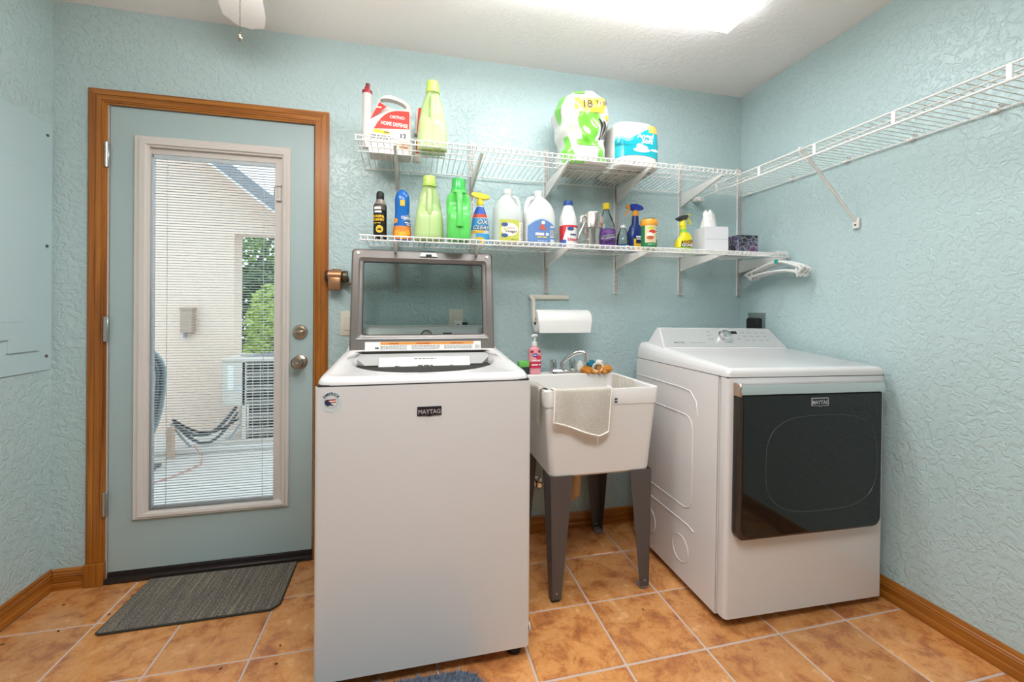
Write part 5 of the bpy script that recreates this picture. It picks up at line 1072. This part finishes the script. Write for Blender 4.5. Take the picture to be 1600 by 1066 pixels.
tb = obj('sprayer_wand', lathe(new(), [(0.018, 0.02), (0.020, 0.03), (0.020, 0.255), (0.018, 0.260)], 22, MT(-0.101, -0.034, 0)), M['jug_white'], t); obj('wand_collar', lathe(new(), [(0.0215, 0.255), (0.0215, 0.268), (0.012, 0.276), (0.010, 0.286)], 22, MT(-0.101, -0.034, 0)), P('collar_red', (160, 40, 44), 0.35), tb); obj('wand_tip', lathe(new(), [(0.008, 0.284), (0.009, 0.300), (0.005, 0.302)], 14, MT(-0.099, -0.034, 0)), P('collar_dark_red', (110, 30, 34), 0.35), tb)
obj('hose', tube(new(), [(-0.096, -0.034, 0.300), (-0.080, -0.032, 0.304), (-0.060, -0.026, 0.290), (-0.048, -0.012, 0.250)], 0.0022, 7), M['milky2'], t)
t = thing('caulk_tube', 'narrow red and white package between the two upper jugs', 'package', (0.016, 2.03, zu(2.03)), (0, 3, 0))
obj('package_body', box(new(), (-0.017, -0.014, 0.0), (0.017, 0.014, 0.255), 0.006, 2), M['jug_white'], t); obj('red_panel', box(new(), (-0.006, -0.0150, 0.13), (0.0175, -0.0138, 0.252), 0.0004, 1), RD, t, False); obj('grey_band', box(new(), (-0.0172, -0.0154, 0.095), (0.0176, -0.0138, 0.130), 0.0004, 1), P('band_grey', (120, 112, 112), 0.4), t, False); obj('white_band', box(new(), (-0.0172, -0.0157, 0.104), (0.0176, -0.015, 0.112)), Wp, t, False); obj('red_panel', box(new(), (-0.008, -0.0150, 0.04), (0.0172, -0.0138, 0.095), 0.0004, 1), RD, t, False)

# bag of bath tissue: crumpled film bag on its white base
t = thing('tissue_bag', 'crumpled green and white plastic bag of bath tissue', 'package', (0.802, 1.965, zu(1.965)))
rnd = random.Random(11)
B = Body([(0, 0.105, 0.11, 4), (0.01, 0.112, 0.118, 4), (0.06, 0.112, 0.118, 3.6), (0.10, 0.105, 0.112, 3.2), (0.14, 0.112, 0.115, 3, 0.004), (0.20, 0.122, 0.122, 3, 0.002), (0.27, 0.126, 0.124, 2.8, 0.0), (0.32, 0.116, 0.112, 2.5, 0.002), (0.355, 0.088, 0.085, 2.2, 0.006), (0.372, 0.040, 0.045, 2, 0.012), (0.375, 0.004, 0.004, 2, 0.012)])
def crease(p, amp=1.0):
    x, y, z = p; w = 0.005 * math.sin(31 * x + 17 * z + 3 * y) + 0.004 * math.sin(57 * z - 41 * x) + 0.003 * math.sin(83 * x + 70 * z); 
    r = math.hypot(x, y) + 1e-6; return (x + x / r * w * amp, y + y / r * w * amp, z)
bm = B.mesh(72)
for v in bm.verts: v.co = Vector(crease(v.co))
M['film'] = mat('white_plastic_film', (212, 209, 202), 0.18, coat=0.5); M['filmgreen'] = mat('green_plastic_film', (118, 200, 70), 0.18, coat=0.5); M['filmyellow'] = mat('yellow_plastic_film', (240, 208, 74), 0.2, coat=0.4); M['filmblack'] = mat('black_plastic_film', (48, 46, 44), 0.2, coat=0.4)
obj('bag', bm, M['film'], t, True, ang=25)
def cpatch(name, z0, z1, d0, d1, m, shape=None, off=0.0022, nu=22, nv=12, parent=None):
    bm = B.patch(z0, z1, d0, d1, off, nu, nv, shape)
    for v in bm.verts: v.co = Vector(crease(v.co))
    return obj(name, bm, M[m] if isinstance(m, str) else m, parent or t, True, ang=25)
cpatch('yellow_band', 0.232, 0.318, -122, -55, 'filmyellow', lambda u, v: (u, v * 0.85 + 0.15 * u))
cpatch('green_panel', 0.104, 0.238, -120, -62, 'filmgreen', lambda u, v: (0.5 + (u - 0.5) * (0.55 + 0.45 * v), v))
cpatch('green_patch', 0.006, 0.134, -158, -116, 'filmgreen', lambda u, v: (u * (1 - 0.6 * v), v)); cpatch('green_patch', 0.205, 0.345, -174, -138, 'filmgreen', lambda u, v: (u * (0.4 + 0.6 * v), v)); cpatch('green_patch', 0.330, 0.362, -160, -100, 'filmgreen'); cpatch('green_patch', 0.010, 0.085, -70, -46, 'filmgreen', lambda u, v: (u * (1 - 0.5 * v), v)); cpatch('green_patch', 0.085, 0.112, -120, -64, 'filmgreen')
cpatch('green_patch', 0.0, 0.012, -140, -100, 'filmgreen')
for k in range(5): cpatch('zebra_stripe', 0.118 + 0.006 * k, 0.215 - 0.008 * k, -66 + 8 * k, -62 + 8 * k, 'filmblack', lambda u, v, k=k: (u + 1.6 * math.sin(PI * v) - (0.8 if k < 2 else 0) * v, v), 0.0032, 3, 10)
cpatch('orange_dot', 0.216, 0.240, -52, -44, P('film_orange', (240, 178, 60), 0.25), None, 0.003, 5, 4)
lettering('18', 0.056, P('print_umber', (86, 66, 30), 0.4), t, lambda x, y: crease(B.point(0.258 + y + 0.15 * x, math.radians(-96) + x / 0.132, 0.0042)), weight=0.0018)
lettering('Triple', 0.030, M['print_umber'], t, lambda x, y: crease(B.point(0.278 + y + 0.15 * x, math.radians(-76) + x / 0.132, 0.0042)), weight=0.0006, align='LEFT')
for k in range(4): cpatch('knot_mark', 0.356, 0.366, -125 + 22 * k, -117 + 22 * k, 'filmblack', None, 0.003, 3, 3)
# tissue pack
t = thing('tissue_pack', 'white bath tissue pack with a turquoise wave band', 'package', (1.058, 1.970, zu(1.97)))
B3 = Body([(0, 0.112, 0.125, 5), (0.008, 0.119, 0.133, 5), (0.12, 0.120, 0.134, 5), (0.205, 0.117, 0.128, 4.5), (0.224, 0.104, 0.110, 4), (0.232, 0.07, 0.08, 3.5)])
obj('wrapper', B3.mesh(64), M['film'], t, True, ang=30)
tq = mat('turquoise_film', (24, 172, 186), 0.2, coat=0.4)
o = obj('turquoise_band', B3.patch(0.040, 0.190, -142, -36, 0.0012, 30, 8, lambda u, v: (u, (v * (0.62 + 0.38 * min(1, max(0, (u - 0.25) * 2.2))) if v > 0.5 else v + 0.12 * math.sin(PI * u) * (1 - v)))), tq, t)
obj('orange_corner', B3.patch(0.160, 0.214, -68, -36, 0.0018, 8, 5, lambda u, v: (u, v * (0.55 + 0.45 * u) + 0.2)), P('film_peach', (244, 184, 92), 0.25), t)
obj('cloud_print', B3.disc(0.082, -86, 0.042, 0.010, 0.002), Wp, o); obj('cloud_print', B3.disc(0.094, -85, 0.030, 0.012, 0.0024), P('cloud_grey', (214, 222, 228), 0.4), o); obj('cloud_print', B3.disc(0.104, -90, 0.018, 0.009, 0.0028), Wp, o); obj('cloud_print', B3.disc(0.086, -56, 0.020, 0.006, 0.0026), Wp, o)
obj('wave_crest', B3.patch(0.126, 0.140, -142, -106, 0.0022, 12, 3, lambda u, v: (u, v + 0.5 * math.sin(7 * u))), P('film_pale_turquoise', (120, 210, 220), 0.25), o)
lettering('Angel', 0.034, Wp, o, B3.place(0.140, -78, 0.003), weight=0.0008, shear=0.2); lettering('Soft', 0.034, Wp, o, B3.place(0.116, -74, 0.003), weight=0.0008, shear=0.2)
bm = new()
for i in range(4):
    for j in range(3):
        x, y = -0.08 + 0.052 * i + 0.02 * (j % 2), -0.07 + 0.07 * j; box(bm, (x, y, -0.0006), (x + 0.022, y + 0.012, 0.0002))
obj('base_logo_print', bm, P('logo_dark_grey', (92, 84, 80), 0.4), t, False)

# ------------------------------------------------------------------ hangers at the shelf end
def hanger(label, x, tilt, dz):
    t = thing('clothes_hanger', label, 'hanger', (x, 1.79, 1.4737), (0, 0, tilt), group='white hangers on the shelf end')
    hook = [(0, -0.007, -0.008), (0, -0.0075, 0.0), (0, -0.004, 0.0058), (0, 0.003, 0.0062), (0, 0.0072, 0.001), (0, 0.007, -0.010), (0, 0.004, -0.03), (0, 0.0, -0.048)]
    obj('hook', tube(new(), hook, 0.0026, 8), M['whiteplastic'], t)
    a = [(0, -0.135, -0.092 - dz), (0, -0.125, -0.080 - dz), (0, -0.08, -0.066), (0, -0.03, -0.050), (0, 0, -0.046), (0, 0.03, -0.050), (0, 0.10, -0.068), (0, 0.185, -0.092), (0, 0.20, -0.102)]
    obj('shoulder_arm', tube(new(), a, 0.0065, 8), M['whiteplastic'], t)
    obj('lower_bar', tube(new(), [(0, -0.135, -0.092 - dz), (0, -0.118, -0.106 - dz), (0, -0.05, -0.094), (0, 0.05, -0.094), (0, 0.17, -0.114), (0, 0.20, -0.102)], 0.0055, 8), M['whiteplastic'], t)
    bm = new()
    for s, f in ((-1, 0.70), (1, 1.0)): tube(bm, [(0, s * f * 0.155, -0.088), (0, s * f * 0.158, -0.112), (0, s * f * 0.165, -0.128), (0, s * f * 0.180, -0.118)], 0.0048, 7)
    obj('strap_notch', bm, M['whiteplastic'], t)
    return t
h0 = hanger('white plastic hanger with a green size dot on the shelf end', 1.806, 2, 0.004)
obj('size_dot', lathe(new(), [(0.011, -0.004), (0.011, 0.004), (0.002, 0.005)], 16, MT(-0.003, -0.001, -0.046) @ Matrix.Rotation(-PI / 2, 4, 'Y')), P('size_dot_green', (22, 160, 136), 0.35), h0)
for k, x in enumerate((1.826, 1.846, 1.863)): hanger(['white plastic hanger next to the green-dotted one', 'white plastic hanger third from the green-dotted one, by the wall', 'white plastic hanger closest to the right wall'][k], x, (1, 2, 1)[k], 0.006 * (k - 1))

# ------------------------------------------------------------------ wall fittings
t = thing('towel_holder', 'ivory single-arm paper towel holder on the back wall', 'towel holder', (0.612, YB, 1.118))
bm = new(); box(bm, (-0.016, -0.014, 0.112), (0.205, -0.001, 0.136), 0.005, 2); bar = obj('wall_bar', bm, M['ivory'], t)
obj('arm', tube(new(), [(-0.006, -0.010, 0.124), (-0.012, -0.05, 0.122), (-0.014, -0.085, 0.105), (-0.014, -0.090, 0.05), (-0.012, -0.088, 0.0), (0.02, -0.088, 0.0)], [0.011, 0.011, 0.010, 0.009, 0.010, 0.010], 12), M['ivory'], t)
r_ = thing('paper_towel_roll', 'white paper towel roll on the ivory holder', 'paper towel', (0.608, YB - 0.088, 1.118))
RYm = Matrix.Rotation(PI / 2, 4, 'Y')
bm = new(); lathe(bm, [(0.020, 0.0), (0.055, 0.0), (0.0575, 0.004), (0.0575, 0.281), (0.055, 0.285), (0.020, 0.285)], 40, RYm, False, False); obj('paper', bm, M['paper'], r_)
bm = new(); lathe(bm, [(0.0205, -0.001), (0.0205, 0.286), (0.0185, 0.286), (0.0185, -0.001)], 24, RYm, False, False); obj('core', bm, P('card_brown', (120, 92, 68), 0.8), r_)
obj('loose_sheet', grid(new(), lambda u, v: (0.006 + 0.272 * u, -0.0582 + 0.004 * v * v, 0.002 - 0.060 * v), 4, 8), M['paper'], r_)
t = thing('pencil_sharpener', 'bronze wall-mounted pencil sharpener beside the door casing', 'sharpener', (-0.348, YB, 1.262))
BZ = P('bronze_metal', (176, 128, 92), 0.35, 0.7)
obj('shavings_cup', box(new(), (-0.028, -0.066, 0), (0.026, -0.012, 0.058), 0.006, 2), BZ, t); obj('housing', tube(new(), [(-0.030, -0.038, 0.066), (0.027, -0.038, 0.066)], [0.027, 0.027], 24), BZ, t)
obj('end_plate', tube(new(), [(-0.044, -0.036, 0.064), (-0.030, -0.036, 0.064)], [0.024, 0.028], 22), P('dark_steel', (74, 66, 58), 0.4, 0.6), t); g_ = obj('gear_case', tube(new(), [(0.027, -0.036, 0.062), (0.036, -0.036, 0.062), (0.052, -0.036, 0.062)], [0.022, 0.030, 0.029], 22), P('dark_brass', (96, 84, 62), 0.4, 0.6), t)
obj('crank', tube(new(), [(0.052, -0.036, 0.062), (0.056, -0.040, 0.05), (0.056, -0.046, 0.034)], 0.004, 8), M['dark_steel'], g_); obj('crank_knob', tube(new(), [(0.052, -0.046, 0.030), (0.078, -0.048, 0.030)], 0.006, 10), P('knob_brown', (92, 66, 50), 0.4), g_); obj('mount', box(new(), (-0.02, -0.02, 0.02), (0.02, 0, 0.10), 0.003, 1), BZ, t)
t = thing('light_switch', 'ivory rocker light switch by the door', 'switch', (-0.296, YB, 1.105))
obj('wall_plate', box(new(), (-0.036, -0.006, -0.058), (0.036, 0, 0.058), 0.003, 2), M['ivory'], t); obj('rocker', box(new(), (-0.017, -0.010, -0.034), (0.017, -0.004, 0.034), 0.002, 1), M['ivory'], t)
t = thing('wall_outlet', 'ivory wall outlet with a white plug behind the washer lid', 'outlet', (0.215, YB, 1.118))
obj('wall_plate', box(new(), (-0.036, -0.006, -0.058), (0.036, 0, 0.058), 0.003, 2), M['ivory'], t); obj('receptacle', box(new(), (-0.016, -0.009, -0.034), (0.016, -0.004, 0.034), 0.003, 1), M['ivory'], t)
t = thing('power_plug', 'white plug adapter in the outlet behind the lid', 'plug', (0.222, YB - 0.009, 1.098))
obj('plug_body', box(new(), (-0.024, -0.035, -0.018), (0.022, 0, 0.018), 0.006, 2), M['whiteplastic'], t); obj('plug_port', lathe(new(), [(0.005, 0.035), (0.003, 0.0365)], 10, my()), M['black'], t); obj('side_plug', box(new(), (0.022, -0.03, -0.014), (0.05, -0.006, 0.012), 0.004, 1), M['black'], t)
t = thing('dryer_outlet', 'grey wall outlet with a black dryer plug in the corner', 'outlet', (XR, 2.022, 1.115))
obj('wall_plate', box(new(), (-0.006, -0.062, -0.05), (0, 0.062, 0.05), 0.002, 1), P('outlet_grey_green', (118, 132, 128), 0.5), t); pl = obj('plug', box(new(), (-0.036, -0.046, -0.05), (-0.004, 0.046, 0.022), 0.012, 2), M['black'], t); obj('power_cord', tube(new(), [(-0.02, 0.0, -0.045), (-0.024, 0.01, -0.10), (-0.03, 0.02, -0.2), (-0.03, 0.02, -0.5)], 0.011, 10), M['black'], t)
bm = new(); 
# ------------------------------------------------------------------ floor things
bm.free(); t = thing('door_mat', 'dark striped carpet mat in front of the door', 'mat', (-0.796, 1.970, 0))
bm = new(); poly = [(-0.288, -0.157), (-0.300, -0.150), (-0.292, 0.158), (0.288, 0.158), (0.294, -0.130), (0.268, -0.155)]
prism(bm, poly, 0.0005, 0.008, 'z'); obj('pile', bm, M['mat'], t, False)
obj('bound_edge', tube(new(), [(a, b, 0.0045) for a, b in poly], 0.0045, 6, True), P('mat_edge', (58, 56, 50), 0.95), t)
rug = thing('shag_rug', 'grey-blue shag rug at the foot of the washer', 'rug', (-0.04, 1.05, 0))
rp = [(-0.33, -0.26), (-0.36, -0.22), (-0.36, 0.28), (-0.31, 0.335), (0.20, 0.318), (0.245, 0.295), (0.285, 0.225), (0.30, -0.22), (0.27, -0.26)]
obj('backing', prism(new(), rp, 0.0005, 0.008, 'z'), P('rug_backing', (88, 96, 110), 0.95), rug, False)
def inside(x, y):
    c = False; j = len(rp) - 1
    for i in range(len(rp)):
        if (rp[i][1] > y) != (rp[j][1] > y) and x < (rp[j][0] - rp[i][0]) * (y - rp[i][1]) / (rp[j][1] - rp[i][1]) + rp[i][0]: c = not c
        j = i
    return c
bm = new(); rnd = random.Random(5); n = 0
while n < 15000:
    x, y = rnd.uniform(-0.36, 0.30), rnd.uniform(-0.26, 0.335)
    if not inside(x, y): continue
    n += 1; a = rnd.uniform(0, 2 * PI); l = rnd.uniform(0.010, 0.020); dx, dy_ = 0.008 * math.cos(a), 0.008 * math.sin(a); w = 0.0014
    q = [bm.verts.new(v) for v in ((x - w, y, 0.007), (x + w, y, 0.007), (x + dx, y + dy_, 0.007 + l))]; bm.faces.new(q)
pile = obj('pile', bm, P('rug_grey_blue', (128, 140, 158), 0.95), rug, False); pile['kind'] = 'stuff'
cm = finish(prism(new(), [(-0.006, -0.002), (0.0, -0.0035), (0.006, 0.001), (0.001, 0.0035)], 0.0002, 0.0016, 'z'), 'leaf_crumb', P('crumb_brown', (52, 34, 26), 0.9), False)
for k, (x, y) in enumerate(((-1.33, 2.03), (-1.10, 2.03), (-1.02, 1.98), (-1.12, 1.93), (-1.24, 1.87), (-1.38, 1.84), (-0.44, 1.62), (-0.43, 1.54), (-0.66, 1.50), (-0.645, 1.485), (-0.60, 1.56), (0.89, 1.50))):
    o = obj('leaf_crumb', cm, None); o.location = (x, y, 0.0); o.rotation_euler = (0, 0, k * 1.3)
    tag(o, 'tiny dark leaf crumb on the terracotta tiles', 'crumb', 'crumbs scattered on the floor')
